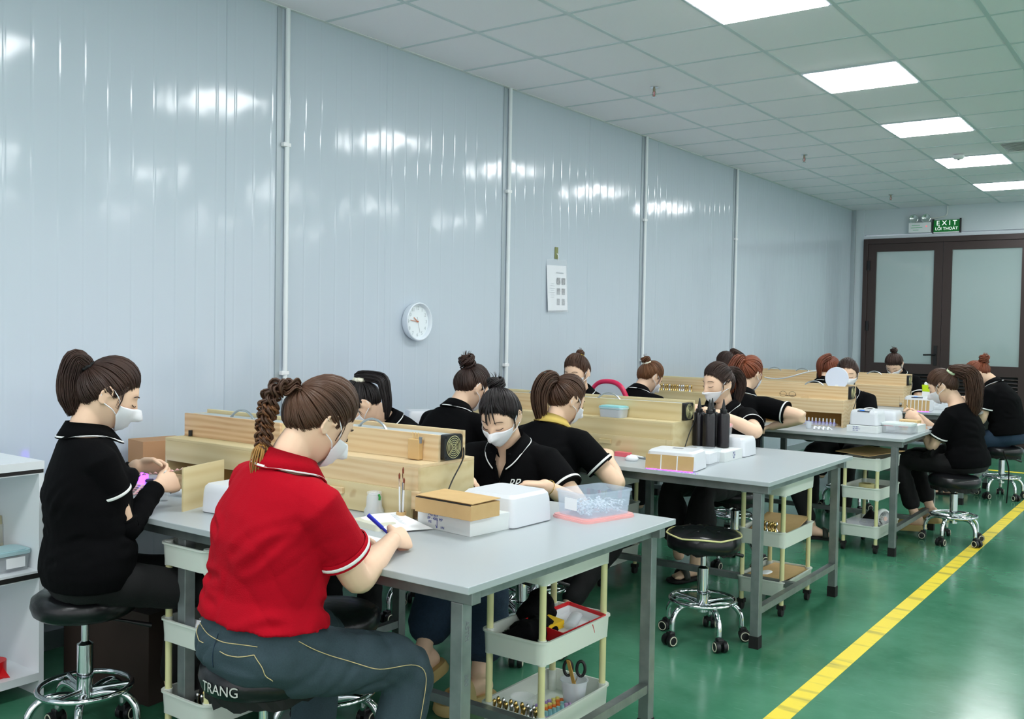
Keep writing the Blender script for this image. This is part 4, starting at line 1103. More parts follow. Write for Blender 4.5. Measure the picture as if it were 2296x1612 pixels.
        col = [out_of(p, 0.006) for p in col]; s0 = [out_of(p, 0.0085) for p, q in stp]; s1 = [out_of(q, 0.0085) for p, q in stp]
        def soft(L):
            for _ in range(4): L = [L[0]]+[(L[i-1]+L[i]*2+L[i+1])/4 for i in range(1, len(L)-1)]+[L[-1]]
            return L
        col = soft(col); s0 = soft(s0); s1 = [a_+(b_-a_).normalized()*0.006 for a_, b_ in zip(s0, soft(s1))]; stp = list(zip(s0, s1))
        mb = MB(); N = n+1; mb.add(inner+fold+col, [(i, i+1, N+i+1, N+i) for i in range(n)]+[(N+i, N+i+1, 2*N+i+1, 2*N+i) for i in range(n)])
        o = mb.build('collar', M_COL, shirt, smooth=180); so = o.modifiers.new('thick', 'SOLIDIFY'); so.thickness = 0.004; so.offset = 1
        if P.get('collar') != 'yellow':
            mb = MB(); mb.add([p for p, q in stp]+[q for p, q in stp], [(i, i+1, N+i+1, N+i) for i in range(n)])
            o2 = mb.build('collar_stripe', M_STRIPE, o, smooth=180); so = o2.modifiers.new('thick', 'SOLIDIFY'); so.thickness = 0.004; so.offset = 0
        if v:                                           # placket edges of the open neck
            for s_ in (-1, 1):
                pts = [out_of(ncen+Rc @ Vector((s_*0.040*(1-t_)+s_*0.003, 0.10, -0.004-v*t_)), 0.004) for t_ in (0.0, 0.25, 0.5, 0.75, 1.0, 1.12)]
                MB().tube(catmull(pts, 4), 0.0065, 8, flat=0.6).build('placket', M_SH, shirt, smooth=180)
    if P.get('logo'):
        bv = BVHTree.FromPolygons([Vector(q.co) for q in me.vertices], [tuple(f.vertices) for f in me.polygons])
        def stamp(txt, size, dx, dz, shear=0.0):
            tm_ = text_mesh(txt, size, 0.0, 'CENTER', shear); co = get_co(tm_); out = []
            for x, y, z in co:
                o_ = chest+Rc @ Vector((-0.066+dx-x, 0.35, 0.088+dz+y)); h_ = bv.ray_cast(o_, Rc @ Vector((0, -1, 0)))
                out.append(h_[0]+Rc @ Vector((0, 0.0045, 0)) if h_[0] is not None else o_+Rc @ Vector((0, -0.22, 0)))
            set_co(tm_, np.array([tuple(q) for q in out])); link('shirt_logo', tm_, M_STRIPE, shirt)
        stamp('BP', 0.042, 0, 0.0, 0.25)
        if not far: stamp('BEYOND THE PRINT', 0.0085, 0.004, -0.026)
    # ------------------------------------------------ trousers
    M_TR = {'jean': M_JEAN, 'jean2': M_JEAN2}.get(P.get('trousers'), M_BTROU)
    tb = MB(); torso(tb, 0, 5, 0.007); lw = P.get('legw', 1.0); hemf = P.get('hemf', 0.90)
    for key, (H, K, F, fd, sgn) in legs.items():
        c = K.lerp(F, hemf)
        limb(tb, [H, (H+K)/2, K, K.lerp(F, 0.4), c], [0.092*w*P.get('thick', 1), 0.082*w*P.get('thick', 1), 0.066*w*P.get('thick', 1), 0.060*lw, 0.058*lw], 16)
    tm2 = bake(tb, max(vox*1.45, 0.009), 2, 0.5); wrinkle(tm2, P.get('foldt', 0.014), P['seed']+5)
    trou = link('trousers', tm2, M_TR, root)
    if P.get('stitch'):
        bv = BVHTree.FromPolygons([Vector(q.co) for q in tm2.vertices], [tuple(f.vertices) for f in tm2.polygons])
        def seam(pts, nm='stitching', r_=0.0012, m_=M_STITCH):
            out = []
            for p in catmull(pts, 10):
                h_ = bv.find_nearest(p)
                if h_[0] is not None: out.append(h_[0]+h_[1]*0.0016)
            for _ in range(6): out = [out[0]]+[(out[i-1]+out[i]*2+out[i+1])/4 for i in range(1, len(out)-1)]+[out[-1]]
            MB().tube(out, r_, 5).build(nm, m_, trou, smooth=180)
        P['stitch'](seam, hip, Rp, legs)
    # ------------------------------------------------ slippers
    for key in show:
        H, K, F, fd, sgn = legs[key]; f = fd.normalized(); upv = Vector((0, 0, 1)); upv = (upv-f*upv.dot(f)).normalized(); side = f.cross(upv); kind = P.get('slipper', 'slide')
        th = 0.032 if kind == 'slide' else 0.014
        out = [(-0.075, 0.0), (-0.065, 0.03), (-0.03, 0.040), (0.03, 0.040), (0.09, 0.050), (0.14, 0.052), (0.175, 0.038), (0.188, 0.0), (0.175, -0.038), (0.14, -0.052), (0.09, -0.050), (0.03, -0.040), (-0.03, -0.040), (-0.065, -0.03)]
        sm = MB(); rr = []
        for zz, kx in ((-0.081-th, 0.97), (-0.081-th*0.6, 1.03), (-0.079, 1.0), (-0.072 if kind == 'slide' else -0.079, 0.97)):
            rr.append([F+f*(0.055+(u-0.055)*kx)+side*s_*kx+upv*zz for u, s_ in [tuple(q) for q in [(p.x, p.y) for p in catmull([Vector((a_, b_, 0)) for a_, b_ in out+[out[0]]], 3)[:-1]]]])
        sm.rings(rr); sp_ = sm.build('slipper', M_SLIP if kind == 'slide' else M_RUBBER, root, smooth=50)
        st = MB(); rr = []
        for u in ((0.045, 0.075, 0.105, 0.125) if kind == 'slide' else (0.075, 0.095, 0.112)):
            ring = []
            for t_ in range(15):
                a_ = math.pi*t_/14; ring.append(F+f*u+side*math.cos(a_)*0.049+upv*(-0.082+math.sin(a_)*(0.082-0.30*(u-0.02)) ))
            rr.append(ring)
        vs = [p for r_ in rr for p in r_]; st.add(vs, [(k*15+i, k*15+i+1, (k+1)*15+i+1, (k+1)*15+i) for k in range(len(rr)-1) for i in range(14)])
        so_ = st.build('strap', M_SLIP if kind == 'slide' else mat('dark_sandal', rgb(30, 38, 28), 0.6), sp_, smooth=180)
        q = so_.modifiers.new('thick', 'SOLIDIFY'); q.thickness = 0.007; q.offset = 0
    # ------------------------------------------------ hair
    H = P['hair']; hm = HAIR[H.get('col', 'dark')]; hb = MB(); hair_cap(hb, tr, 0.007)
    tie = Vector(H.get('tie', (0, -0.8, 0.6))).normalized(); combed(hb, tr, tie, 190 if far else 470, rng, H.get('lift', 0.010), 9 if far else 12, 0.0034 if far else 0.0022)
    tp = tr(head_pt(tie, 0.016)); tdir = Rh @ tie
    nst = 70 if far else 210; Ry = rot3(hy, 0, 0)
    if H.get('bangs'):
        for k in range(30):
            az = rng.uniform(-20, 20) if k < 18 else rng.choice((-1, 1))*rng.uniform(26, 44); e0 = rng.uniform(58, 70); L_ = rng.uniform(0.6, 1.0) if abs(az) < 14 else rng.uniform(0.3, 0.6); sw = rng.uniform(-4, 4); pts = []
            for j in range(9):
                t_ = j/8; pts.append(tr(head_pt(sph(az*(0.75+0.35*t_)+sw*t_, e0-(e0-8)*t_*L_), 0.010+0.006*math.sin(math.pi*t_))))
            strand(hb, pts, 0.0034, 0.001)
    for s in (-1, 1):                                 # loose wisps before the ears
        for k in range(H.get('wisps', 4)):
            a0 = rng.uniform(66, 76); pts = [tr(head_pt(sph(s*(a0-4*j/7+rng.uniform(-1, 1)), 26-H.get('wisplen', 45)*j/7), 0.006+0.004*j/7)) for j in range(8)]
            strand(hb, pts, 0.0018, 0.0006, 4)
    hair = None; kind = H.get('kind', 'tail')
    if kind == 'tail':
        path = [tp-tdir*0.014, tp+tdir*0.016]+[hc+Ry @ Vector(q) for q in H['path']]
        tail(hb, path, H.get('env', (0.016, 0.03, 0.034, 0.03, 0.014)), nst, rng, 0.0036 if far else 0.0025, H.get('wave', 0.002), H.get('flat', 1.0))
        tail(hb, path, [e*0.75 for e in H.get('env', (0.016, 0.03, 0.034, 0.03, 0.014))], nst//3, rng, 0.0062, 0.0, H.get('flat', 1.0), 0.02)
    elif kind == 'bun':
        c = tr(head_pt(tie, 0.012+H.get('brad', 0.036)*0.7)); bun(hb, c, tdir, H.get('brad', 0.036), 40 if far else 70, rng, messy=H.get('messy', 0.2))
        for k in range(H.get('stick', 4)):
            v_ = (tdir+Vector((rng.uniform(-0.5, 0.5), rng.uniform(-0.5, 0.5), rng.uniform(0, 0.5)))).normalized(); strand(hb, [c, c+v_*H.get('brad', 0.036)*1.1, c+v_*H.get('brad', 0.036)*1.5+Vector((0.006, 0, -0.002))], 0.002, 0.0006, 4)
    elif kind == 'braid':
        path = [tp-tdir*0.006]+[hc+Ry @ Vector(q) for q in H['path']]; braid(hb, path[:-1], 0.029, rng)
    hair = hb.build('hair', hm, root, smooth=180)
    if kind == 'braid':
        tb2 = MB(); tail(tb2, [path[-3], path[-2], path[-1]], (0.010, 0.024, 0.026, 0.012), 70, rng, 0.0034); tb2.build('hair_tip', HAIR['blond'], hair, smooth=180)
        MB().tube([path[-2]+Matrix.Rotation(2*math.pi*k/14, 3, (path[-1]-path[-3]).normalized()) @ ((path[-1]-path[-3]).orthogonal().normalized()*0.012) for k in range(14)], 0.003, 6, closed=True).build('hair_band', M_BLACKPL, hair)
        wv = MB(); braid(wv, path[2:-1], 0.025, rng, 7); wv.build('highlighted_braid', HAIR['brown'], hair, smooth=180)
    if H.get('band'):
        m3 = tdir.to_track_quat('Z', 'X').to_matrix(); br = H.get('bandr', 0.020); mb = MB()
        ring = [tp+tdir*H.get('bando', 0.0)+m3 @ Vector((br*(1+0.12*math.sin(k*2.6))*math.cos(6.2832*k/28), br*(1+0.12*math.sin(k*2.6))*math.sin(6.2832*k/28), 0.003*math.sin(k*1.9))) for k in range(28)]
        mb.tube(ring, H.get('bandw', 0.010), 8, closed=True)
        mb.build(H.get('bandname', 'scrunchie'), mat('band_'+H['band'], {'white': rgb(232, 230, 212), 'green': rgb(206, 222, 186), 'yellow': rgb(226, 208, 60), 'black': rgb(20, 20, 22)}[H['band']], 0.8), hair, smooth=180)
    # ------------------------------------------------ mask
    if P.get('mask', True):
        nu, nv = 24, 12; vs = []; low = P.get('mask_low', 0.0); tri = P.get('mask_shape', 'beak')
        for j in range(nv+1):
            v_ = j/nv
            for i in range(nu+1):
                u_ = -1+2*i/nu; au = abs(u_); wid = 62-6*v_
                top = (-2-low)-13*au**1.5+4*au**4; bot = -58+24*au**1.7-low*0.3; el = top+(bot-top)*v_
                ridge = (1-au)**1.5; offm = 0.005+ridge*(0.013*math.sin(math.pi*min(1, v_*0.9+0.12))) + 0.006*(1-au)*v_
                vs.append(tr(head_pt(sph(u_*wid, el), offm)))
        mk = MB(); mk.add(vs, [(j*(nu+1)+i, j*(nu+1)+i+1, (j+1)*(nu+1)+i+1, (j+1)*(nu+1)+i) for j in range(nv) for i in range(nu)])
        mo = mk.build('face_mask', M_MASK, root, smooth=180); so = mo.modifiers.new('thick', 'SOLIDIFY'); so.thickness = 0.0016; so.offset = 1
        for s in (-1, 1):
            i = nu if s > 0 else 0; a_, b_ = vs[i+(nu+1)*1], vs[i+(nu+1)*(nv-1)]
            e1 = tr(Vector((s*0.0795, -0.016, 0.026))); e2 = tr(Vector((s*0.081, -0.030, 0.0))); e3 = tr(Vector((s*0.077, -0.020, -0.024)))
            m1 = tr(head_pt(sph(s*74, 4), 0.008)); m2 = tr(head_pt(sph(s*76, -24), 0.009))
            MB().tube(catmull([a_, m1, e1, e2, e3, m2, b_], 4), 0.0017, 5).build('ear_loop', M_MASK, mo, smooth=180)
    if nails:
        for c, dv, s_ in nails[4*0:]:
            MB().tube([c-dv*0.003, c+dv*0.004, c+dv*0.011], [0.003, 0.0042, 0.003], 6, flat=0.4, up=dv.cross(s_)).build('fingernail', M_WHITE, body, smooth=180)
    if P.get('extra'): P['extra'](P, root, shirt, trou, arms, legs, loc, tr, chest, Rc, Rw, base, hair, body)
    return root
# ---------------------------------------------------------------- the cast
def tabletop(sgn, x=0.12, y=0.40, z=0.79, **k): return dict(l=(sgn*x, y, z), **k)
def arm_sleeves(P, root, shirt, trou, arms, legs, loc, tr, chest, Rc, Rw, base, hair, body):
    for key, (S, E, W, A, sgn) in arms.items():
        pts = [S.lerp(E, 0.86), E, E.lerp(W, 0.4), E.lerp(W, 0.93)]; d = (W-E).normalized(); P_ = catmull(pts, 8); m = len(P_)
        r_ = [0.0425+(0.047-0.0425)*min(1, i/8) if i < 8 else 0.047-0.013*(i-8)/(m-9) for i in range(m)]
        r_ = [q+0.0016*math.sin(i*1.9)+0.001*math.sin(i*3.1) for i, q in enumerate(r_)]
        MB().tube(P_, r_, 20, caps=True).build('arm_sleeve', M_BLACK, root, smooth=180)
def p1_extra(*a):
    arm_sleeves(*a)
def jean_seams(seam, hip, Rp, legs):
    H, K, F, fd, sgn = legs['R']
    q = lambda x, y, z: hip+Rp @ Vector((x, y, z))
    seam([q(-0.15, -0.14, 0.045), q(0, -0.17, 0.03), q(0.15, -0.14, 0.045)])                       # yoke
    seam([q(0.03, -0.17, 0.0), q(0.085, -0.17, -0.004), q(0.14, -0.14, 0.02)])                    # pocket mouth
    seam([q(0.14, -0.14, 0.02), q(0.17, -0.12, -0.03), q(0.175, -0.09, -0.07)])
    seam([q(-0.05, -0.17, 0.0), q(-0.10, -0.16, 0.006), q(-0.145, -0.13, 0.03)])
    s = Vector((1, 0, 0))
    seam([q(0.2, -0.02, 0.05), H+s*0.14+Vector((0, 0.05, 0.03)), (H+K)/2+s*0.14, K+s*0.12+Vector((0, 0, 0.02)), K.lerp(F, 0.5)+s*0.1], 'side_seam')
    seam([q(0, -0.18, 0.05), q(0, -0.18, -0.06)], 'centre_seam', 0.0012, M_JEAN2)
def p5_extra(P, root, shirt, trou, arms, legs, loc, tr, chest, Rc, Rw, base, hair, body):
    S, E, W, A, sgn = arms['L']; d = (W-E).normalized(); u = d.orthogonal().normalized()
    MB().tube([W-d*0.025+(Matrix.Rotation(2*math.pi*k/18, 3, d) @ u)*0.031 for k in range(18)], 0.0016, 5, closed=True).build('bracelet', mat('gold', rgb(205, 170, 90), 0.25, metal=1.0), root)
def p15_extra(P, root, shirt, trou, arms, legs, loc, tr, chest, Rc, Rw, base, hair, body):
    MB().tube(catmull([(0.19, -0.17, 0.62), (0.215, -0.2, 0.5), (0.21, -0.2, 0.36), (0.225, -0.19, 0.26)], 6), 0.005, 6, flat=0.4).build('apron_string', M_BTROU, root, smooth=60)
    b = MB(); b.rings([ell_ring(Vector((0, 0.16+0.03*k, 0.60-0.014*k)), rot3(0, 84, 0), 0.20-0.012*k, 0.055-0.004*k, 20) for k in range(5)])
    me = bake(b, 0.009, 2); wrinkle(me, 0.02, 9); link('folded_apron', me, M_BTROU, root)
PEOPLE = [
 dict(seed=1, lean=1, hem=1, fold=0.014, label='woman in black polo with high ponytail and black arm sleeves holding a nail strip', head=(1.055, -3.115, 1.166), face=-10, seat=0.50, sleeve=0.52, vox=0.0055, hrot=(-14, 26, 0), chest=(-6, 0), w=0.86,
      armR=dict(w=(1.04, -2.92, 0.838), pole=(0.35, -0.25, -1), d=(-0.15, 1, 0.12), n=(-0.8, 0.1, -0.35), curl=0.75, pinch=0.7),
      armL=dict(w=(0.93, -2.925, 0.90), pole=(-0.5, -0.3, -1), d=(0.35, 1, -0.12), n=(0.75, 0.1, -0.5), curl=0.55, pinch=0.4),
      legR=dict(l=(0.16, 0.30, 0.10)), legL=dict(l=(-0.12, 0.34, 0.10)), trousers='black', loose=0.026, nails=True,
      hair=dict(kind='tail', col='dark', tie=(0, -0.86, 0.50), path=[(0, -0.098, 0.118), (-0.004, -0.118, 0.06), (0, -0.116, -0.01), (0.004, -0.098, -0.075)], env=(0.016, 0.026, 0.032, 0.036, 0.034, 0.016), band='black', bandw=0.006, bandname='hair_band'), extra=p1_extra),
 dict(seed=2, lean=12, hem=3, label='woman in red polo with braided hair, seen from behind, writing with a blue pen', head=(2.075, -3.13, 1.150), face=-2, seat=0.49, vox=0.0055, hrot=(-8, 36, 4), chest=(-8, 5), w=1.0, shirt='red',
      armR=dict(w=(2.125, -2.89, 0.80), pole=(0.45, -0.8, -0.9), d=(-0.25, 1, -0.1), n=(-0.75, 0.1, -0.55), curl=0.85, pinch=0.8),
      armL=dict(w=(1.93, -2.93, 0.785), pole=(-0.9, -0.5, -0.4), curl=0.3), sleeve=0.66, slw=0.012, loose=0.018, fold=0.03, crease=0.010,
      legR=dict(w=(2.24, -3.02, 0.10), pole=(0.3, 0.8, 0.5)), legL=dict(l=(-0.16, 0.30, 0.10)), thigh=0.335, trousers='jean', thick=1.08, legw=1.15, foldt=0.022, stitch=jean_seams,
      hair=dict(kind='braid', col='mid', tie=(-0.1, -0.92, 0.38), lift=0.012, path=[(-0.03, -0.108, 0.092), (-0.035, -0.128, 0.05), (-0.036, -0.138, 0.0), (-0.032, -0.146, -0.05), (-0.026, -0.156, -0.085), (-0.022, -0.172, -0.145)])),
 dict(seed=3, lean=36, label='woman with a white scrunchie bent low behind the wooden box, near the purple glow', head=(0.76, -1.64, 1.035), face=180, seat=0.47, vox=0.008, hrot=(-42, 50, 0), chest=(-10, 0),
      armR=tabletop(1, z=0.80), armL=tabletop(-1, z=0.80),
      hair=dict(kind='tail', col='black', tie=(0, -0.70, 0.70), path=[(-0.045, -0.085, 0.125), (-0.065, -0.105, 0.07), (-0.07, -0.115, 0.0), (-0.07, -0.11, -0.08)], env=(0.016, 0.024, 0.030, 0.026, 0.022, 0.008), band='white', bandw=0.013, bandr=0.022)),
 dict(seed=4, lean=24, hem=2, label='woman with a messy top bun in black polo, back turned, beside the purple lamp', head=(0.87, -0.95, 1.092), face=0, seat=0.47, vox=0.008, hrot=(-12, 34, 0), chest=(-4, 0), w=0.98,
      armR=dict(l=(0.15, 0.36, 0.79), pole=(0.9, -0.3, -0.6)), armL=dict(l=(-0.15, 0.36, 0.79), pole=(-0.9, -0.3, -0.6)),
      hair=dict(kind='bun', col='dark', tie=(0, -0.72, 0.70), brad=0.040, messy=0.6, stick=14)),
 dict(seed=5, lean=19, label='woman with fringe and white mask facing the camera, white logo on her black polo', head=(1.62, -1.70, 1.040), face=180, seat=0.44, vox=0.0055, hrot=(10, 31, 0), chest=(12, 0), logo=True, vneck=0.115, w=1.0, slw=0.008,
      armR=dict(w=(1.62, -1.97, 0.80), pole=(0.9, -0.2, -0.6)), armL=dict(w=(1.91, -1.80, 0.80), pole=(-0.8, -0.5, -0.9), d=(0.9, 0.45, 0.05), n=(0.2, 0.2, -1), curl=0.5),
      legR=dict(w=(1.66, -2.22, 0.20), dir=(0.25, 1, -0.45), pole=(0.1, 0.7, 0.9)), legL=dict(w=(1.82, -2.08, 0.115), dir=(0.3, 1, 0)), feet=('L', 'R'), slipper='slide', trousers='jean2', legw=1.5, hemf=0.72,
      hair=dict(kind='bun', col='black', tie=(0.2, -0.55, 0.84), brad=0.034, bangs=True, wisps=6, stick=5), extra=p5_extra),
 dict(seed=6, lean=24, label='woman with brown ponytail and yellow collar, seen from behind at the second table', head=(1.46, -0.95, 1.062), face=-4, seat=0.47, vox=0.008, hrot=(-14, 26, 0), chest=(-4, 0), w=1.06, collar='yellow',
      armR=dict(l=(0.20, 0.30, 0.785), pole=(0.9, -0.4, -0.7)), armL=dict(l=(-0.12, 0.38, 0.79)),
      legR=dict(l=(0.12, 0.1, 0.1)),
      hair=dict(kind='tail', col='mid', tie=(-0.1, -0.86, 0.5), path=[(-0.01, -0.128, 0.095), (-0.015, -0.155, 0.03), (-0.01, -0.150, -0.05), (-0.002, -0.135, -0.14)], env=(0.018, 0.038, 0.046, 0.042, 0.020))),
 dict(seed=7, lean=18, label='woman with yellow hair band and mask behind the second row boxes', head=(0.61, 0.50, 1.120), face=180, seat=0.47, vox=0.009, hrot=(2, 16, 0), chest=(6, 0), vneck=0.10,
      armR=tabletop(1), armL=tabletop(-1), hair=dict(kind='bun', col='mid', tie=(0, -0.55, 0.83), brad=0.026, band='yellow', bandw=0.006, bandr=0.020, bando=-0.004, wisps=6)),
 dict(seed=8, lean=28, label='brown-haired woman with small bun and white scrunchie, back turned at third table', head=(0.70, 1.35, 1.065), face=0, seat=0.47, vox=0.009, hrot=(-22, 38, 0), chest=(-6, 0),
      armR=tabletop(1), armL=tabletop(-1), hair=dict(kind='bun', col='brown', tie=(-0.08, -0.78, 0.63), brad=0.032, band='white', bandw=0.010, bandr=0.022, bando=-0.004, stick=4)),
 dict(seed=9, lean=16, label='masked woman in profile with a long ponytail behind the black bottles', head=(1.615, 0.48, 1.098), face=168, seat=0.47, vox=0.0062, hrot=(-14, 12, 0), chest=(0, 0), vneck=0.10, mask_low=13,
      armR=dict(w=(1.55, 0.22, 0.93), pole=(0.6, -0.3, -0.7)), armL=dict(w=(1.74, 0.20, 0.945), pole=(-1, -0.2, -0.5), d=(0.7, 0.5, 0.3), curl=0.5),
      legL=dict(w=(1.66, 0.12, 0.10), dir=(0.2, 1, 0)), legR=dict(w=(1.52, 0.2, 0.10)), feet=('L',), slipper='sandal', legw=1.6, hemf=0.62,
      hair=dict(kind='tail', col='dark', tie=(0, -0.9, 0.42), path=[(0.0, -0.145, 0.06), (-0.005, -0.175, 0.0), (0.0, -0.16, -0.08), (0, -0.135, -0.15)], env=(0.018, 0.028, 0.032, 0.030, 0.016), wisps=8)),
 dict(seed=10, label='dark-haired head just showing behind the masked profile woman', head=(0.70, 2.74, 1.118), face=180, seat=0.47, vox=0.011, hrot=(-30, 30, 0), armR=tabletop(1), armL=tabletop(-1),
      hair=dict(kind='tail', col='dark', tie=(0, -0.8, 0.6), path=[(0, -0.14, 0.07), (0, -0.165, 0.0), (0, -0.15, -0.1)])),
 dict(seed=11, lean=14, hem=2, label='woman with an auburn ponytail, back turned, one hand on her hip', head=(1.46, 1.34, 1.122), face=-2, seat=0.47, vox=0.008, hrot=(-8, 24, 0), chest=(-4, 8), w=1.10, loose=0.02,
      armR=dict(w=(1.655, 1.26, 0.785), pole=(1, -0.1, 0.1), d=(-0.9, 0.3, -0.2), curl=0.4), armL=dict(l=(-0.15, 0.36, 0.79)),
      legR=dict(w=(1.80, 1.66, 0.095), dir=(0.8, 0.35, 0)), feet=('R',), slipper='sandal', hemf=0.86,
      hair=dict(kind='tail', col='red', tie=(-0.1, -0.9, 0.45), path=[(-0.01, -0.135, 0.085), (-0.02, -0.17, 0.02), (-0.02, -0.17, -0.06), (-0.02, -0.155, -0.15)], env=(0.018, 0.038, 0.048, 0.050, 0.028))),
 dict(seed=12, label='woman with reddish hair half hidden behind the round mirror', head=(1.21, 3.80, 1.078), face=-4, seat=0.47, vox=0.011, hrot=(-10, 30, 0), armR=tabletop(1), armL=tabletop(-1),
      hair=dict(kind='tail', col='red', tie=(0.15, -0.75, 0.66), path=[(0.0, -0.14, 0.08), (0, -0.16, 0.0), (0, -0.14, -0.08)], env=(0.016, 0.03, 0.03, 0.01))),
 dict(seed=13, lean=20, label='masked woman looking down behind the round mirror, logo on her polo', head=(1.70, 2.71, 1.092), face=180, seat=0.47, vox=0.009, hrot=(14, 14, 0), chest=(14, 0), vneck=0.10, logo=True,
      armR=tabletop(1), armL=tabletop(-1), hair=dict(kind='tail', col='dark', tie=(0, -0.9, 0.42), path=[(-0.01, -0.145, 0.05), (-0.03, -0.165, -0.02), (-0.04, -0.14, -0.12)], env=(0.016, 0.024, 0.024, 0.012), wisps=8)),
 dict(seed=14, label='woman with a neat top bun and glasses bent behind the furthest wooden box', head=(1.41, 5.20, 1.108), face=180, seat=0.47, vox=0.011, hrot=(-4, 48, 0), armR=tabletop(1), armL=tabletop(-1),
      hair=dict(kind='bun', col='dark', tie=(0, -0.6, 0.8), brad=0.034, band='white', bandw=0.004, bandr=0.018, bando=-0.006)),
 dict(seed=15, lean=20, label='long-haired masked woman on the aisle with a green-white scrunchie, holding a small brush', head=(2.485, 2.30, 1.052), face=80, seat=0.462, vox=0.0075, hrot=(6, 30, 0), chest=(4, 0), w=0.88, slw=0.012, loose=0.012, sleeve=0.7, collar=False,
      armL=dict(w=(2.33, 2.27, 0.82), pole=(-0.3, -0.5, -1), d=(0.1, 1, 0.35), n=(0.8, 0.1, -0.3), curl=0.6, pinch=0.7), armR=dict(w=(2.30, 2.47, 0.815), pole=(0.4, -0.4, -1), curl=0.5),
      legL=dict(w=(2.345, 2.20, 0.155), dir=(0.05, 1, -0.1), pole=(0, 0.8, 0.7)), legR=dict(w=(2.40, 2.40, 0.185), dir=(0, 1, -0.1)), feet=('L', 'R'), slipper='slide', legw=1.05, hemf=0.80,
      hair=dict(kind='tail', col='mid', tie=(0, -0.85, 0.52), path=[(0, -0.14, 0.105), (0.0, -0.185, 0.075), (0.0, -0.205, -0.03), (0.0, -0.20, -0.15), (0.0, -0.18, -0.22)], env=(0.020, 0.042, 0.060, 0.062, 0.054, 0.022), wave=0.006, band='green', bandw=0.015, bandr=0.024), extra=p15_extra),
 dict(seed=16, lean=27, hem=2, label='woman with an auburn bun and bare face bent over the far end of the aisle', head=(2.32, 4.48, 1.072), face=84, seat=0.455, vox=0.009, hrot=(4, 52, 0), chest=(0, 0), mask=False, slw=0.008,
      armL=dict(w=(2.26, 4.46, 0.815), pole=(-0.5, -0.4, -1)), armR=dict(w=(2.22, 4.62, 0.81), pole=(0.5, -0.4, -1)), trousers='jean2',
      legL=dict(w=(2.18, 4.26, 0.09)), legR=dict(w=(2.2, 4.5, 0.09)), feet=('L', 'R'), slipper='sandal',
      hair=dict(kind='bun', col='red', tie=(0, -0.92, 0.38), brad=0.042, messy=0.5, stick=8)),
]
for P in PEOPLE:
    make_person(P)
# ================================================================== things on the tables
M_UV = mat('purple_uv_light', rgb(150, 60, 255), 0.4, emit=(rgb(120, 40, 255), 14.0))
M_SHELL = mat('lamp_shell', rgb(220, 223, 229), 0.3)
def box_thing(name, label, cat, c, size, rz, m, z=TZ, bevel=0.002, group=None):
    t = thing(name, label, cat, (c[0], c[1], z), rz, group); return t
def nail_lamp(label, c, rz, w=0.24, d=0.20, h=0.105, z=TZ, front='plain', glow=0.0, display=False, vents=False):
    """white UV nail lamp housing: rounded tapering shell, recessed base, front mouth to -y"""
    t = thing('nail_lamp', label, 'nail lamp', (c[0], c[1], z), rz, 'white nail lamps on the tables')
    sh = MB(); rr = []
    for zz, k in ((0.004, 1.0), (h*0.72, 0.965), (h*0.90, 0.93), (h, 0.84)):
        rr.append([Vector((x*k, y*k+(1-k)*d*0.05, zz)) for x, y in rrect(w, d, 0.022, 5)])
    sh.rings(rr); sh.build('housing', M_SHELL, t, smooth=32)
    MB().rprism(w*0.97, d*0.97, 0, 0.005, 0.02).build('base_plate', M_GREYINK, t)
    if front == 'card':
        n = 3 if w > 0.22 else 7
        for k in range(n):
            ww = (w*0.97)/n; MB().box((-w*0.485+ww*(k+0.5), -d*0.497-0.006, h*0.40), (ww-0.004, 0.006, h*0.74), Matrix.Rotation(R(-6), 3, 'X')).build('cardboard_strip', M_CARD, t)
            if k: MB().box((-w*0.485+ww*k, -d*0.5-0.010, h*0.40), (0.005, 0.002, h*0.72), Matrix.Rotation(R(-6), 3, 'X')).build('glue_line', M_PAPER, t)
    if display:
        dp = MB().box((0, -d*0.40, h*0.955), (w*0.42, 0.028, 0.006), Matrix.Rotation(R(14), 3, 'X')).build('display', mat('lcd_dark', rgb(60, 66, 78), 0.2), t)
        for k in range(4): MB().box((w*0.05+k*0.018, -d*0.405, h*0.955+0.004), (0.009, 0.009, 0.003)).build('button', M_WHITE, dp)
        MB().box((-w*0.06, -d*0.405, h*0.955+0.004), (0.03, 0.012, 0.0025)).build('readout', mat('blue_lcd', rgb(60, 140, 240), 0.3, emit=(rgb(60, 140, 240), 0.8)), dp)
    if vents: MB().box((0, d*0.1, h+0.0005), (w*0.2, d*0.12, 0.001)).build('top_vent', M_GREYINK, t)
    if glow: MB().box((0, -d*0.52, 0.004), (w*0.92, 0.012, 0.006)).build('light_strip', M_UV, t)
    return t
def carton(name, label, cat, c, size, rz, m, z=TZ, lid=False, text=None, group=None, name_cat=None):
    t = thing(name, label, cat, (c[0], c[1], z), rz, group); w, d, h = size
    MB().span((-w/2, -d/2, 0), (w/2, d/2, h)).build('carton', m, t, bevel=0.0015)
    if lid:
        MB().box((0.0, 0.004, h+0.006), (w*1.0, d*0.99, 0.002), Matrix.Rotation(R(1.6), 3, 'X')).build('lid', m, t)
        MB().span((-w/2+0.004, -d/2-0.0006, h-0.0015), (w/2-0.002, -d/2+0.003, h+0.0015)).build('lid_gap', M_RUBBER, t)
    if text:
        for txt, size_, x, zz in text: lettering('handwriting', txt, size_, M_INK, t, frame_mtx((x, -d/2-0.0006, zz), (1, 0, 0), (0, 0, 1)), 0.0002, 'LEFT', 0.15)
    return t
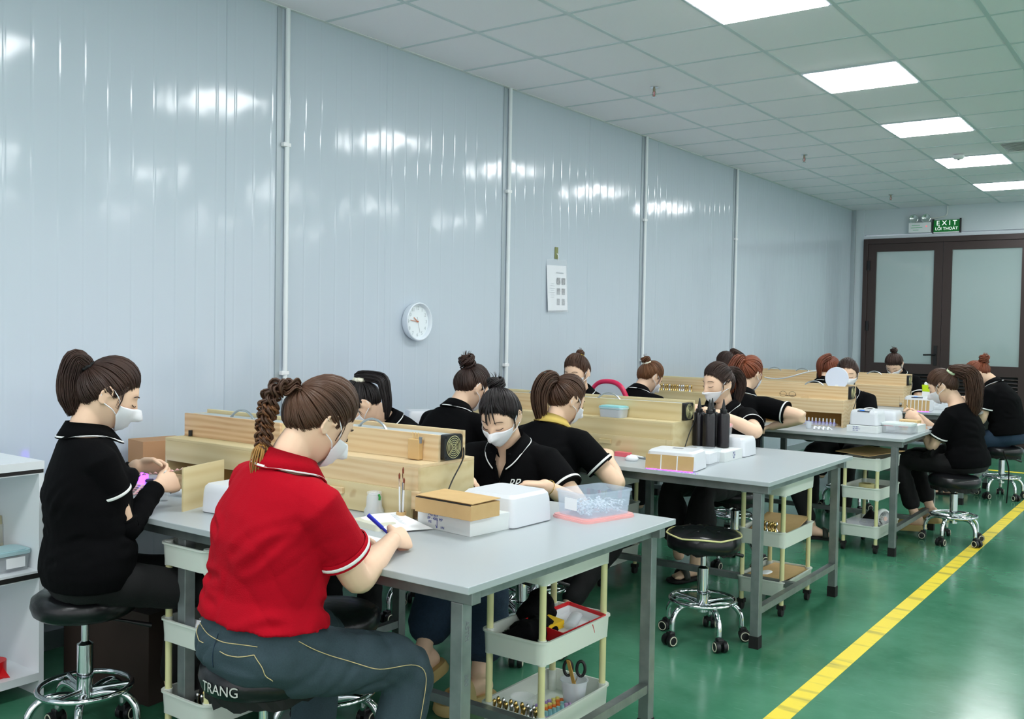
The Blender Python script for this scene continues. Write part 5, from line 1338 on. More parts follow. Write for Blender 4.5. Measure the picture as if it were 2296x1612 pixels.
def tub(name, label, c, size, rz, z=TZ, lidm=None, body=None, lid=True, contents=None, group='clear plastic tubs'):
    t = thing(name, label, 'plastic tub', (c[0], c[1], z), rz, group); w, d, h = size
    MB().open_box(w*0.90, d*0.90, 0, h, 0.02, 0.0016, top=1.08, lip=0.003).build('tub_body', body or M_FROST, t, smooth=40)
    if lid:
        MB().rprism(w*1.0, d*1.0, h-0.008, h+0.006, 0.024).build('lid', lidm, t, smooth=40)
        MB().rprism(w*0.86, d*0.86, h+0.006, h+0.009, 0.02).build('lid_panel', lidm, t, smooth=40)
    return t

def hand_tip(seed, arm):
    P = [q for q in PEOPLE if q['seed'] == seed][0]
    return P['_root']+Matrix.Rotation(R(P['face']), 3, 'Z') @ P[arm]['_tip']
# near table -------------------------------------------------------
carton('flat_carton', 'white flat carton with blue handwriting under the brown carton', 'box', (2.035, -2.445), (0.245, 0.20, 0.057), R(-7), mat('white_card', rgb(224, 228, 228), 0.7),
       text=(('HG 833', 0.014, -0.07, 0.046), ('BP - 4001 MP', 0.013, -0.075, 0.034), ('MS', 0.012, -0.07, 0.022), ('HN', 0.011, -0.012, 0.010)))
ar = [o for o in bpy.data.objects if o.name.startswith('flat_carton')][0]
b = MB(); b.box((-0.028, -0.1008, 0.02), (0.0018, 0.0006, 0.026)); b.box((-0.032, -0.1008, 0.011), (0.0016, 0.0006, 0.012), Matrix.Rotation(R(-35), 3, 'Y')); b.build('drawn_arrow', M_INK, ar)
carton('brown_carton', 'worn brown cardboard carton with a lifted lid on the white carton', 'box', (2.055, -2.515), (0.245, 0.135, 0.048), R(-4), M_CARD, z=TZ+0.0575, lid=True)
nail_lamp('large white lamp housing between the cartons and the tub on the near table', (2.07, -2.27), R(-2), 0.235, 0.225, 0.107)
t = tub('plastic_tub', 'open clear tub of nail tips standing on its pink lid', (2.265, -2.015), (0.165, 0.235, 0.085), R(-14), lid=False, body=mat('clear_blue_plastic', rgb(214, 228, 244), 0.1, alpha=0.28, spec=0.7), z=TZ+0.0135)
MB().rprism(0.18, 0.25, -0.0135, -0.006, 0.026).build('pink_lid', M_PINK, t, smooth=40)
MB().rprism(0.172, 0.242, -0.006, -0.001, 0.022).build('pink_lid_rim', M_PINK, t, smooth=40)
b = MB(); rng = random.Random(3)
for k in range(260):
    x, y, zz = rng.uniform(-0.06, 0.06), rng.uniform(-0.092, 0.092), rng.uniform(0.004, 0.042); a = rng.uniform(0, 3)
    b.tube([Vector((x-0.008*math.cos(a), y-0.008*math.sin(a), zz)), Vector((x, y, zz+0.004)), Vector((x+0.008*math.cos(a), y+0.008*math.sin(a), zz))], [0.002, 0.005, 0.003], 5, flat=0.4)
o = b.build('nail_tips', mat('clear_tips', rgb(232, 240, 248), 0.2, alpha=0.6), t); o['kind'] = 'stuff'
MB().box((0.0, -0.112, 0.042), (0.06, 0.001, 0.04)).build('white_label', M_PAPER, t)
# papers, pen, bottle, brush pot
t = thing('paper_sheet', 'white sheet of paper lying under the red-shirted woman’s writing hand', 'paper', (1.86, -2.60, TZ))
MB().add([(-0.12, -0.03, 0.02), (0.06, -0.085, 0.006), (0.13, 0.045, 0.006), (-0.06, 0.085, 0.03), (-0.10, 0.0, 0.03)], [(0, 1, 2, 3, 4)]).build('sheet', M_PAPER, t).modifiers.new('thick', 'SOLIDIFY').thickness = 0.001
for k in range(6): MB().box((0.01-0.016*k, 0.01+0.008*k, 0.0165+0.0022*k), (0.09, 0.0012, 0.0006), Matrix.Rotation(R(-10), 3, 'Z')).build('ruled_line', mat('faint_rule', rgb(196, 204, 216), 0.8), t)
o = MB().rprism(0.16, 0.085, 0, 0.018, 0.012, top=0.94).build('tissue_pack', mat('tissue_pack', rgb(214, 214, 196), 0.4), None, smooth=40, loc=(1.80, -2.63, TZ), rot=(0, 0, R(-12)))
tag(o, 'flat pale tissue pack under the sheet of paper', 'tissue pack')
t = thing('notebook', 'white notebooks with blue edges by the red-shirted woman’s left hand', 'notebook', (1.90, -2.885, TZ), R(-6))
for k in range(2):
    MB().span((-0.13, -0.09, 0.009*k), (0.13, 0.09, 0.009*k+0.008)).build('pages', M_PAPER, t)
    MB().span((-0.131, -0.0915, 0.009*k+0.003), (0.131, -0.0895, 0.009*k+0.0055)).build('blue_edge', mat('blue_edge', rgb(40, 110, 200), 0.5), t)
def bottle_thing(name, label, cat, loc, prof, m, cap=None, n=24, group=None):
    t = thing(name, label, cat, loc, 0, group); MB().lathe(prof, n=n).build('bottle', m, t, smooth=50)
    if cap: MB().lathe(cap[0], n=n).build('cap', cap[1], t, smooth=50)
    return t
t = bottle_thing('dispenser_bottle', 'frosted pump bottle with green drips beside the brush pot', 'bottle', (1.685, -2.51, TZ), [(0.030, 0), (0.034, 0.004), (0.034, 0.022), (0.027, 0.036), (0.025, 0.07), (0.02, 0.078)], M_FROST, ([(0.021, 0.074), (0.026, 0.078), (0.026, 0.084), (0.015, 0.087), (0.014, 0.08)], M_CLEAR))
MB().tube([(0.026, -0.004, 0.078), (0.032, -0.006, 0.07), (0.031, -0.006, 0.060)], 0.004, 7).build('green_drip', mat('green_gel', rgb(30, 130, 50), 0.2), t, smooth=60)
t = thing('brush_pot', 'small cardboard pot holding three fine nail brushes', 'brush pot', (1.825, -2.525, TZ))
MB().lathe([(0.017, 0), (0.017, 0.036), (0.015, 0.036), (0.015, 0.002)], n=18).build('pot', M_CARD, t, smooth=40)
for k, (dx, h_, hm_) in enumerate(((-0.006, 0.165, M_CHROME), (0.004, 0.15, M_WHITE), (0.0, 0.185, M_GREYINK))):
    b_ = MB().cyl((dx, 0.002*k, 0.01), (dx*1.6, 0.003*k, h_*0.72), 0.0035, 0.003, 8).build('brush_handle', hm_ if k else M_WHITE, t)
    MB().cyl((dx*1.6, 0.003*k, h_*0.72), (dx*1.8, 0.003*k, h_*0.88), 0.0028, 0.003, 8).build('ferrule', M_CHROME, b_)
    MB().tube([(dx*1.8, 0.003*k, h_*0.88), (dx*1.85, 0.003*k, h_*0.95), (dx*1.9, 0.003*k, h_)], [0.003, 0.0034, 0.0006], 7).build('bristles', mat('sable', rgb(120, 52, 26), 0.7), b_)
t = thing('ballpoint_pen', 'blue capped ballpoint pen held by the woman in red', 'pen', (0, 0, 0))
dv = Vector((0.098, 0.045, -0.088)); pa = hand_tip(2, 'armR')-dv*0.62; pb = pa+dv
MB().cyl(pa, pa+dv*0.42, 0.0062, 0.006, 12).build('cap', mat('pen_blue', rgb(36, 48, 190), 0.3), t, smooth=40)
MB().cyl(pa+dv*0.40, pa+dv*0.93, 0.0045, 0.0042, 10).build('barrel', MATS['pen_blue'], t, smooth=40)
MB().cyl(pa+dv*0.93, pb, 0.0042, 0.0008, 10).build('tip', MATS['pen_blue'], t, smooth=40)
# divider board and lamp before the woman in red
t = thing('divider_board', 'upright pale plywood board dividing the two near workplaces', 'board', (1.098, -2.77, TZ), math.atan2(0.222, -0.073))
MB().span((-0.12, -0.003, 0), (0.12, 0.003, 0.152)).build('board', WOOD_PLY, t)
MB().span((0.05, -0.03, 0), (0.056, -0.003, 0.04)).build('foot_block', WOOD_PLY, t)
nail_lamp('white lamp housing behind the plywood divider, left of the woman in red', (1.275, -2.765), R(4), 0.20, 0.15, 0.10)
carton('tall_carton', 'taped brown cardboard carton by the wall behind the nail strip', 'box', (0.14, -2.30), (0.16, 0.22, 0.125), R(-10), mat('kraft_board', rgb(176, 132, 90), 0.6))
nail_lamp('white rounded lamp housing beside the taped carton near the wall', (0.36, -2.25), R(-10), 0.16, 0.18, 0.11)
t = thing('small_uv_torch', 'tiny purple glowing lamp on the table by the nail strip', 'lamp', (0.47, -2.60, TZ))
MB().lathe([(0.02, 0), (0.022, 0.03), (0.016, 0.045), (0.004, 0.048)], n=18).build('glowing_head', M_UV, t, smooth=50)
MB().cyl((0.012, 0, 0.006), (0.04, 0.02, 0.006), 0.008, n=8).build('stem', M_BLACKPL, t)
t = thing('nail_tip_sheet', 'transparent sheet of pink nail tips lying on the near table', 'nail sheet', (0.66, -2.74, TZ), R(8))
MB().span((-0.11, -0.09, 0), (0.11, 0.09, 0.003)).build('sheet', M_CLEAR, t)
tp0 = None
for i in range(7):
    for j in range(5):
        if tp0 is None: tp0 = MB().tube([(0, -0.011, 0.004), (0, 0, 0.007), (0, 0.011, 0.004)], [0.004, 0.008, 0.005], 8, flat=0.5).build('nail_tip', mat('pink_nail', rgb(226, 176, 176), 0.2), t, loc=(-0.09, -0.07, 0))
        else:
            c = tp0.copy(); COL.objects.link(c); c.location = (-0.09+0.03*i, -0.07+0.035*j, 0)
t = thing('nail_tip_strip', 'strip of pink nail tips stretched between the woman’s hands', 'nail strip', (0, 0, 0))
q1, q2 = hand_tip(1, 'armL'), hand_tip(1, 'armR'); d_ = Vector((0.125, 0.15, 0.014)); A_ = (q1+q2)/2-d_*0.55; B_ = A_+d_
MB().tube([A_, A_+d_*0.3+Vector((0, 0, -0.004)), A_+d_*0.65, B_+Vector((0, 0, 0.012))], [0.0016]*4, 6).build('strip', M_CLEAR, t)
for k in range(11):
    p = A_+d_*(0.03+0.094*k)+Vector((0, 0, -0.004*math.sin(k*0.3)+0.001*k)); MB().tube([p-d_*0.035, p+Vector((0, 0, 0.003)), p+d_*0.035], [0.002, 0.0062, 0.0035], 8, flat=0.6).build('nail_tip', MATS['pink_nail'], t, smooth=180)
bottle_thing('polish_vial', 'slim white vial with black cap standing by the open wooden box', 'bottle', (0.60, -2.61, TZ), [(0.010, 0), (0.012, 0.003), (0.012, 0.06), (0.007, 0.07)], M_WHITE, ([(0.008, 0.068), (0.008, 0.09), (0.004, 0.092)], M_BLACKPL), 14)
def cup(label, loc, r=0.03, h=0.055, m=None, group='clear plastic cups'):
    t = thing('plastic_cup', label, 'cup', loc, 0, group)
    MB().lathe([(r*0.72, 0), (r*0.98, h), (r*1.06, h), (r*1.06, h+0.003), (r*0.95, h+0.003), (r*0.68, 0.003)], n=24).build('cup_body', m or M_CLEAR, t, smooth=40); return t
cup('small clear cup on the near table beside the plywood divider', (0.90, -2.80, TZ), 0.026, 0.05)
t = thing('tool_tray', 'small clear tray with cotton and tools by the divider board', 'tray', (0.86, -2.68, TZ), R(10))
MB().open_box(0.13, 0.09, 0, 0.012, 0.02, 0.002).build('tray', M_CLEAR, t)
MB().tube([(-0.05, 0.0, 0.014), (0.05, 0.02, 0.014)], 0.003, 6).build('cuticle_tool', M_CHROME, t)
MB().tube([(-0.03, -0.02, 0.01), (0.0, -0.025, 0.016), (0.03, -0.02, 0.01)], [0.008, 0.013, 0.008], 8).build('cotton', M_PAPER, t, smooth=180)

o = MB().tube(catmull([(0.34, -2.33, 0.86), (0.42, -2.36, 0.93), (0.56, -2.38, 0.95), (0.62, -2.36, 0.93)], 6), 0.0035, 6).build('white_cable', M_WHITE, None, smooth=60); tag(o, 'thin white cable rising from the lamp by the wall to the wooden box', 'cable')
# second table -----------------------------------------------------
nail_lamp('lamp housing with brown cardboard front glowing purple at the second table edge', (1.945, -0.725), R(7), 0.245, 0.19, 0.092, front='card', glow=1, vents=True)
t = thing('glitter_scatter', 'purple lit sequins scattered along the second table edge', 'sequins', (1.98, -0.848, TZ)); rng = random.Random(5)
q0 = None
for k in range(34):
    x = rng.uniform(-0.13, 0.13); y = rng.uniform(-0.003, 0.018)
    if q0 is None: q0 = MB().lathe([(0.004, 0.0), (0.004, 0.0012)], n=6).build('sequin', mat('lilac_sequin', rgb(190, 150, 255), 0.2), t, loc=(x, y, 0))
    else:
        c = q0.copy(); COL.objects.link(c); c.location = (x, y, 0)
tub('plastic_tub', 'clear lidless tub with pink pieces behind the cardboard-fronted lamp', (1.965, -0.50), (0.17, 0.17, 0.075), 0.1, lid=False, body=M_CLEAR)
o = bpy.data.objects['plastic_tub.001']
for k in range(10): MB().tube([Vector((rng.uniform(-0.05, 0.05), rng.uniform(-0.05, 0.05), 0.01)), Vector((rng.uniform(-0.05, 0.05), rng.uniform(-0.05, 0.05), 0.02))], 0.006, 6).build('pink_piece', mat('pink_piece', rgb(240, 120, 130), 0.4), o)
MB().box((0.0, 0.02, 0.03), (0.12, 0.12, 0.05)).build('white_insert', M_PAPER, o)
carton('open_tray_box', 'shallow white cardboard tray with handwriting holding the black bottles', 'box', (1.945, -0.27), (0.19, 0.24, 0.05), R(2), mat('white_card', rgb(224, 228, 228), 0.7))
t = bpy.data.objects['open_tray_box']
for txt, zz in (('HG 2', 0.038), ('P - 40', 0.026), ('MS', 0.014)): lettering('handwriting', txt, 0.014, M_INK, t, frame_mtx((0.0956, 0.0, zz), (0, 1, 0), (0, 0, 1)), 0.0002)
M_BOT = mat('black_bottle', rgb(24, 22, 26), 0.25)
for k, (x, y, l) in enumerate(((1.83, -0.235, 'black squeeze bottle with cone nozzle, leftmost of the four'), (1.905, -0.275, 'black squeeze bottle with cone nozzle, nearest of the four'), (1.875, -0.175, 'black squeeze bottle with cone nozzle, rear one second from the left'), (1.95, -0.20, 'black squeeze bottle with cone nozzle, rightmost of the four'))):
    bottle_thing('squeeze_bottle', l, 'bottle', (x, y, TZ+0.051), [(0.028, 0), (0.033, 0.004), (0.033, 0.165), (0.028, 0.178), (0.015, 0.182)], M_BOT,
                 ([(0.017, 0.180), (0.018, 0.184), (0.018, 0.196), (0.011, 0.199), (0.011, 0.208), (0.0095, 0.21), (0.003, 0.25), (0.002, 0.252)], M_BLACKPL), group='black squeeze bottles on the second table')
nail_lamp('plain white lamp housing under the pink-lidded tub on the second table', (1.945, -0.055), R(0), 0.20, 0.18, 0.10)
tub('plastic_tub', 'small clear tub with pink lid on top of a white lamp housing', (1.88, -0.03), (0.085, 0.085, 0.05), 0.2, lidm=M_PINK, z=TZ+0.1005, body=M_CLEAR)
tub('plastic_tub', 'clear tub with light blue lid on the paint-spotted wooden box', (1.43, -0.435), (0.15, 0.09, 0.052), R(-2), lidm=mat('aqua_lid', rgb(150, 208, 214), 0.35), z=TZ+0.1905)
o = MB().lathe([(0.03, 0), (0.034, 0.012), (0.024, 0.024), (0.004, 0.028)], n=10).build('cotton_ball', M_PAPER, None, smooth=180, loc=(1.66, -0.645, TZ)); tag(o, 'white cotton wad on the second table by the bent elbow', 'cotton')
t = thing('nail_brush', 'fine brush with yellow band lying on the second table', 'brush', (1.69, -0.56, TZ+0.004), R(-6))
MB().cyl((-0.07, 0, 0), (0.02, 0, 0), 0.0035, 0.004, 8).build('handle', M_GREYINK, t); MB().cyl((0.02, 0, 0), (0.05, 0, 0), 0.004, 0.003, 8).build('ferrule', mat('yellow_band', rgb(220, 200, 70), 0.4), t); MB().cyl((0.05, 0, 0), (0.075, 0, 0), 0.003, 0.0006, 8).build('bristles', M_RUBBER, t)
t = thing('pink_case', 'small pink case with white tubes by the flap of the second table box', 'case', (1.545, -0.53, TZ), R(-8))
MB().rprism(0.09, 0.04, 0, 0.022, 0.008).build('case', mat('hot_pink', rgb(236, 108, 122), 0.35), t); MB().cyl((0.05, 0.0, 0.008), (0.13, -0.004, 0.008), 0.008, 0.006, 10).build('white_tube', M_WHITE, t)
nail_lamp('lilac-lit lamp housing glowing purple beside the bun woman by the wall', (0.295, -0.70), R(-38), 0.17, 0.16, 0.14, glow=1, z=TZ+0.03)
o = carton('lamp_stand_box', 'white carton under the purple glowing lamp by the wall', 'box', (0.295, -0.70), (0.19, 0.18, 0.029), R(-38), M_PAPER)
t = thing('chair', 'child-size white chair back with thick pink rim behind the second table', 'chair', (0.50, 1.10, 0))
pts = [(-0.16, 0.45), (-0.16, 0.85), (-0.13, 0.97), (-0.06, 1.03), (0.06, 1.03), (0.13, 0.97), (0.16, 0.85), (0.16, 0.45)]
MB().tube(catmull([(x, 0, z) for x, z in pts], 5), 0.018, 10).build('rim', mat('magenta_plastic', rgb(222, 40, 90), 0.35), t, smooth=180)
P2_ = catmull([(x, 0, z) for x, z in pts], 5); MB().rings([[Vector((p.x*0.95, 0.008, p.z-0.008)) for p in P2_], [Vector((p.x*0.95, -0.008, p.z-0.008)) for p in P2_]]).build('back_panel', mat('pearl_plastic', rgb(216, 222, 232), 0.3), t)
MB().box((0, -0.17, 0.44), (0.32, 0.34, 0.03)).build('seat', MATS['pearl_plastic'], t, bevel=0.01)
for sx in (-0.13, 0.13):
    for yy in (-0.31, -0.03): MB().cyl((sx, yy, 0), (sx, yy, 0.43), 0.014, n=10).build('leg', MATS['magenta_plastic'], t)

# third table -------------------------------------------------------
M_STAND_G = mat('gold_stand', rgb(206, 176, 110), 0.2, metal=1.0); M_STAND_S = mat('silver_stand', rgb(214, 216, 220), 0.15, metal=1.0)
STAND = MB().lathe([(0.0105, 0), (0.0105, 0.004), (0.005, 0.008), (0.003, 0.02), (0.005, 0.027), (0.0075, 0.037), (0.005, 0.045), (0.002, 0.048)], n=10)
sg = {}
def stands(label, group, origin, nx, ny, dx, dy, rz=0.0, jit=0.0):
    rng = random.Random(11); c, s = math.cos(rz), math.sin(rz)
    for i in range(nx):
        for j in range(ny):
            gold = rng.random() < 0.55; x, y = i*dx+rng.uniform(-jit, jit), j*dy+rng.uniform(-jit, jit)
            p = (origin[0]+c*x-s*y, origin[1]+s*x+c*y, origin[2])
            if gold not in sg: sg[gold] = STAND.build('nail_stand', M_STAND_G if gold else M_STAND_S, None, smooth=60, loc=p); o = sg[gold]
            else: o = sg[gold].copy(); COL.objects.link(o); o.location = p
            tag(o, ('gold ' if gold else 'silver ')+label, 'nail stand', group)
stands('tiny nail stand on the wooden box shelf in the third row', 'metal nail stands on the third row box', (0.50, 1.866, TZ+0.1905), 9, 2, 0.034, 0.03)
carton('flat_carton', 'white flat carton with blue writing holding a lamp on the third table', 'box', (2.135, 1.72), (0.20, 0.19, 0.045), R(-2), mat('white_card', rgb(224, 228, 228), 0.7), text=(('HG 801', 0.012, -0.06, 0.036), ('BP 4001 S', 0.012, -0.06, 0.024), ('MS  HN', 0.011, -0.06, 0.012)))
nail_lamp('white lamp housing with small display standing on the third table carton', (2.135, 1.74), R(-4), 0.19, 0.17, 0.10, display=True, z=TZ+0.0455)
nail_lamp('taller white lamp housing with a cable at the back of the third table', (2.17, 2.02), R(-4), 0.21, 0.17, 0.13, z=TZ)
t = thing('dotted_block', 'pale wooden block with rows of dark holes on the third table', 'block', (2.30, 2.06, TZ), R(-4))
MB().span((-0.09, -0.05, 0), (0.09, 0.05, 0.07)).build('block', mat('pale_block', rgb(216, 184, 132), 0.6), t, bevel=0.004)
for i in range(5):
    for j in range(3): MB().cyl((-0.07+0.02*i, -0.0505, 0.02+0.018*j), (-0.07+0.02*i, -0.0515, 0.02+0.018*j), 0.0035, n=8).build('hole', M_RUBBER, t)
t = tub('organiser_case', 'clear two-compartment case with white lid on the third table corner', (2.325, 1.79), (0.20, 0.155, 0.062), R(-3), lidm=mat('milky_lid', rgb(226, 234, 232), 0.3), body=M_CLEAR)
MB().span((-0.001, -0.068, 0.002), (0.001, 0.068, 0.054)).build('divider', M_CLEAR, t)
for x in (-0.045, 0.05): MB().box((x, -0.0715, 0.05), (0.06, 0.001, 0.006)).build('red_print', mat('faded_red_print', rgb(226, 140, 146), 0.5), t)
carton('small_carton', 'small white carton with red mark at the third table edge', 'box', (2.395, 1.97), (0.07, 0.17, 0.05), R(-3), mat('white_card', rgb(224, 228, 228), 0.7))
t = thing('table_mirror', 'round white backed table mirror on the third row box', 'mirror', (1.845, 1.99, TZ+0.225), R(14))
MB().lathe([(0.078, -0.006), (0.080, -0.002), (0.080, 0.004), (0.074, 0.006)], (0, 0, 0.11), n=40, axis='y').build('mirror_disc', mat('mirror_back', rgb(214, 220, 236), 0.35), t, smooth=40)
MB().lathe([(0.072, 0.0062), (0.001, 0.0065)], (0, 0, 0.11), n=40, axis='y', caps=False).build('mirror_glass', M_CHROME, t)
MB().box((0, -0.004, 0.02), (0.022, 0.008, 0.09)).build('stand_stem', M_WHITE, t)
t = thing('eyeglasses', 'folded thin-rimmed eyeglasses on the third row box shelf', 'glasses', (1.53, 1.885, TZ+0.192), R(5))
for s in (-1, 1):
    MB().tube([(s*0.033+0.024*math.cos(6.2832*k/20), 0.0, 0.02+0.019*math.sin(6.2832*k/20)) for k in range(20)], 0.0012, 5, closed=True).build('rim', M_BROW, t)
    MB().tube([(s*0.058, 0, 0.024), (s*0.05, 0.04, 0.010), (-s*0.03, 0.05, 0.004)], 0.0012, 5).build('temple_arm', M_BROW, t)
o = MB().box((0, 0, 0.008), (0.06, 0.02, 0.016)).build('wood_offcut', WOOD_PINE, None, bevel=0.001, loc=(1.66, 1.885, TZ+0.191)); tag(o, 'small wooden offcut beside the eyeglasses', 'wood block')
t = thing('polish_rack', 'clear rack of little lilac polish bottles under the third row box', 'polish rack', (1.765, 1.885, TZ), R(-2))
MB().open_box(0.24, 0.07, 0, 0.022, 0.01, 0.002).build('rack', M_CLEAR, t)
p0_ = None
for k in range(9):
    if p0_ is None:
        p0_ = MB().lathe([(0.010, 0.003), (0.010, 0.03), (0.005, 0.034)], n=10).build('polish_bottle', mat('lilac_glass', rgb(176, 170, 226), 0.2), t, smooth=50, loc=(-0.104, 0, 0)); MB().lathe([(0.006, 0.033), (0.005, 0.055)], n=8).build('bottle_cap', M_WHITE, p0_, smooth=50)
    else: copy_tree(p0_, t).location = (-0.104+0.026*k, 0, 0)
cup('small white cup on the edge of the third table', (1.775, 1.63, TZ), 0.022, 0.045, M_FROST)
t = thing('cotton_strips', 'curled white cotton strips on the edge of the third table', 'cotton', (1.88, 1.60, TZ))
for k in range(4): MB().tube(catmull([(0.03*k-0.05, -0.02, 0.004), (0.03*k-0.05, 0.0, 0.022), (0.03*k-0.03, 0.015, 0.006)], 5), 0.007, 6, flat=0.4).build('cotton_strip', M_PAPER, t, smooth=180)
o = MB().tube(bez((0.55, 3.95, 0.98), (0.8, 3.95, 0.93), (0.9, 4.0, 1.09), (1.14, 4.05, 1.06), 20), 0.006, 6).build('white_cable', M_WHITE, None, smooth=60); tag(o, 'white cable looping over the far boxes', 'cable')

t = thing('nail_brush', 'thin brush held by the long-haired woman on the aisle', 'brush', hand_tip(15, 'armL'), 0); t.rotation_euler = (R(-50), 0, R(70))
MB().cyl((0, 0, -0.04), (0, 0, 0.06), 0.003, 0.0025, 8).build('handle', M_CARD, t); MB().cyl((0, 0, 0.06), (0, 0, 0.08), 0.0025, 0.0006, 8).build('bristles', M_RUBBER, t)
# far table ---------------------------------------------------------
nail_lamp('far lamp housing with cardboard front, display and purple glow', (1.955, 3.90), R(4), 0.215, 0.20, 0.125, front='card', glow=1, display=True)
t = tub('plastic_tub', 'heap of clear cups in a tub on the far table', (2.03, 4.22), (0.22, 0.16, 0.07), 0, lid=False, body=M_CLEAR)
for k in range(5): MB().lathe([(0.018, 0), (0.026, 0.05)], (-0.08+0.04*k, 0.0, 0.03+0.01*(k % 2)), n=12, caps=False).build('nested_cup', M_CLEAR, t, smooth=60)
t = thing('green_basket', 'bright lime green basket at the back of the far table', 'basket', (1.93, 4.42, TZ+0.0), 0)
MB().open_box(0.12, 0.09, 0.14, 0.20, 0.01, 0.003, top=1.08).build('basket', mat('lime_plastic', rgb(196, 226, 30), 0.35), t); MB().box((0, 0, 0.07), (0.12, 0.09, 0.14)).build('carton_base', M_PAPER, t)
for k in range(4): MB().lathe([(0.012, 0.17), (0.014, 0.215), (0.004, 0.225)], (-0.04+0.027*k, 0, 0), n=10).build('white_bottle', M_WHITE, t, smooth=60)

# ================================================================== inside the trolleys
def on(cart, dx, dy, z): return (cart[0]+dx, cart[1]+dy, z)
Z1, Z2, Z3 = 0.1045, 0.3495, 0.5395
# trolley at the end of the near table
b = MB(); rng = random.Random(21)
for k in range(7): b.tube([Vector((rng.uniform(-0.07, 0.05), rng.uniform(-0.14, 0.10), 0.03)), Vector((rng.uniform(-0.06, 0.04), rng.uniform(-0.12, 0.1), 0.055)), Vector((rng.uniform(-0.07, 0.05), rng.uniform(-0.12, 0.14), 0.035))], [0.03, 0.045, 0.03], 10)
b.tube([(-0.05, 0.02, 0.06), (-0.045, 0.09, 0.11), (-0.05, 0.13, 0.06)], [0.05, 0.055, 0.05], 12)
me = bake(b, 0.008, 2); wrinkle(me, 0.03, 4); o = link('cloth_bag', me, M_BLACK); o.location = on(CART_A, -0.03, -0.03, Z2-0.0); tag(o, 'crumpled black cloth bag in the middle tray of the near trolley', 'bag')
t = thing('red_tray', 'open red and white box lid with small packs in the near trolley', 'tray', on(CART_A, 0.03, 0.06, Z2+0.035), R(-4)); t.rotation_euler = (R(2), R(5), R(-4))
MB().open_box(0.165, 0.25, 0, 0.042, 0.004, 0.004, seg=1).build('tray', M_RED, t); MB().open_box(0.155, 0.24, 0.004, 0.030, 0.004, 0.002, seg=1).build('white_liner', M_PAPER, t)
MB().box((-0.03, -0.06, 0.022), (0.07, 0.09, 0.026)).build('yellow_pack', mat('yellow_card', rgb(236, 190, 30), 0.5), t); MB().tube(catmull([(0.03, -0.02, 0.02), (0.01, 0.04, 0.032), (-0.02, 0.09, 0.02)], 5), 0.022, 8, flat=0.5).build('plastic_bag', M_FROST, t, smooth=180)
MB().tube([(0.082, 0.02, 0.046), (0.089, 0.03, 0.034), (0.091, 0.045, 0.002)], [0.003, 0.006, 0.003], 6, flat=0.4).build('red_ribbon', M_RED, t)
o = MB()
for k in range(7): o.tube(catmull([(0, 0.004*k, 0), (0.01*math.cos(k), 0.01+0.004*k, 0.03), (0.03*math.cos(k), 0.012*k-0.03, 0.035)], 4), 0.003, 5)
o = o.build('plant_sprig', mat('dark_green_plastic', rgb(20, 60, 30), 0.4), None, loc=on(CART_A, -0.085, -0.10, Z2)); tag(o, 'dark green artificial sprig in the near trolley', 'sprig')
cup('empty clear cup in the bottom tray of the near trolley', on(CART_A, -0.03, -0.10, Z1), 0.042, 0.075)
t = cup('clear cup with scissors and wooden stick in the near trolley', on(CART_A, 0.055, 0.085, Z1), 0.046, 0.10, M_FROST)
sc = thing('scissors', 'black-handled scissors standing in the clear cup of the near trolley', 'scissors', on(CART_A, 0.055, 0.085, Z1+0.012), R(30))
for s in (-1, 1):
    MB().tube([(s*0.022+0.014*math.cos(6.2832*k/18), 0, 0.128+0.026*math.sin(6.2832*k/18)) for k in range(18)], 0.0055, 7, closed=True).build('finger_loop', M_BLACKPL, sc, smooth=180)
    MB().tube([(s*0.012, 0, 0.105), (0, 0.001*s, 0.07), (-s*0.008, 0.001*s, 0.0)], [0.005, 0.006, 0.002], 6, flat=0.4).build('blade', M_CHROME, sc)
o = MB().box((0, 0, 0.095), (0.014, 0.003, 0.19), Matrix.Rotation(R(24), 3, 'X')).build('wooden_spatula', mat('bamboo', rgb(196, 152, 76), 0.5), None, loc=on(CART_A, 0.075, 0.05, Z1+0.01)); tag(o, 'flat wooden stick leaning in the scissors cup', 'stick')
t = thing('polish_set', 'tray of pastel and orange nail polish pots in the near trolley', 'polish set', on(CART_A, 0.02, 0.0, Z1), R(-10))
MB().open_box(0.09, 0.15, 0, 0.022, 0.01, 0.002, top=1.04).build('tray', mat('lilac_tray', rgb(206, 172, 222), 0.35), t)
pal = [rgb(176, 150, 214), rgb(240, 226, 130), rgb(246, 132, 62), rgb(160, 216, 220), rgb(214, 176, 220)]
for i in range(4):
    for j in range(7): MB().lathe([(0.008, 0.004), (0.0085, 0.02), (0.007, 0.034), (0.003, 0.035)], (-0.03+0.02*i, -0.06+0.02*j, 0), n=10).build('polish_pot', mat('polish_%d' % ((i+(j > 4)) % 5), pal[(i+(j > 4)) % 5], 0.3), t, smooth=50)
o = MB().span((-0.08, -0.06, 0), (0.08, 0.10, 0.003)).build('card_sheet', M_CARD, None, loc=on(CART_A, 0.02, 0.0, Z1-0.0035)); tag(o, 'cardboard sheet lining the bottom tray of the near trolley', 'cardboard')
stands('nail stand in the bottom tray of the near trolley', 'nail stands in the near trolley', on(CART_A, -0.09, -0.18, Z1+0.032), 8, 2, 0.023, 0.026, R(4), 0.002)
o = MB().rprism(0.20, 0.06, 0, 0.032, 0.008).build('stand_board', M_FROST, None, loc=on(CART_A, -0.008, -0.165, Z1)); tag(o, 'milky plastic block under the nail stands in the near trolley', 'block')
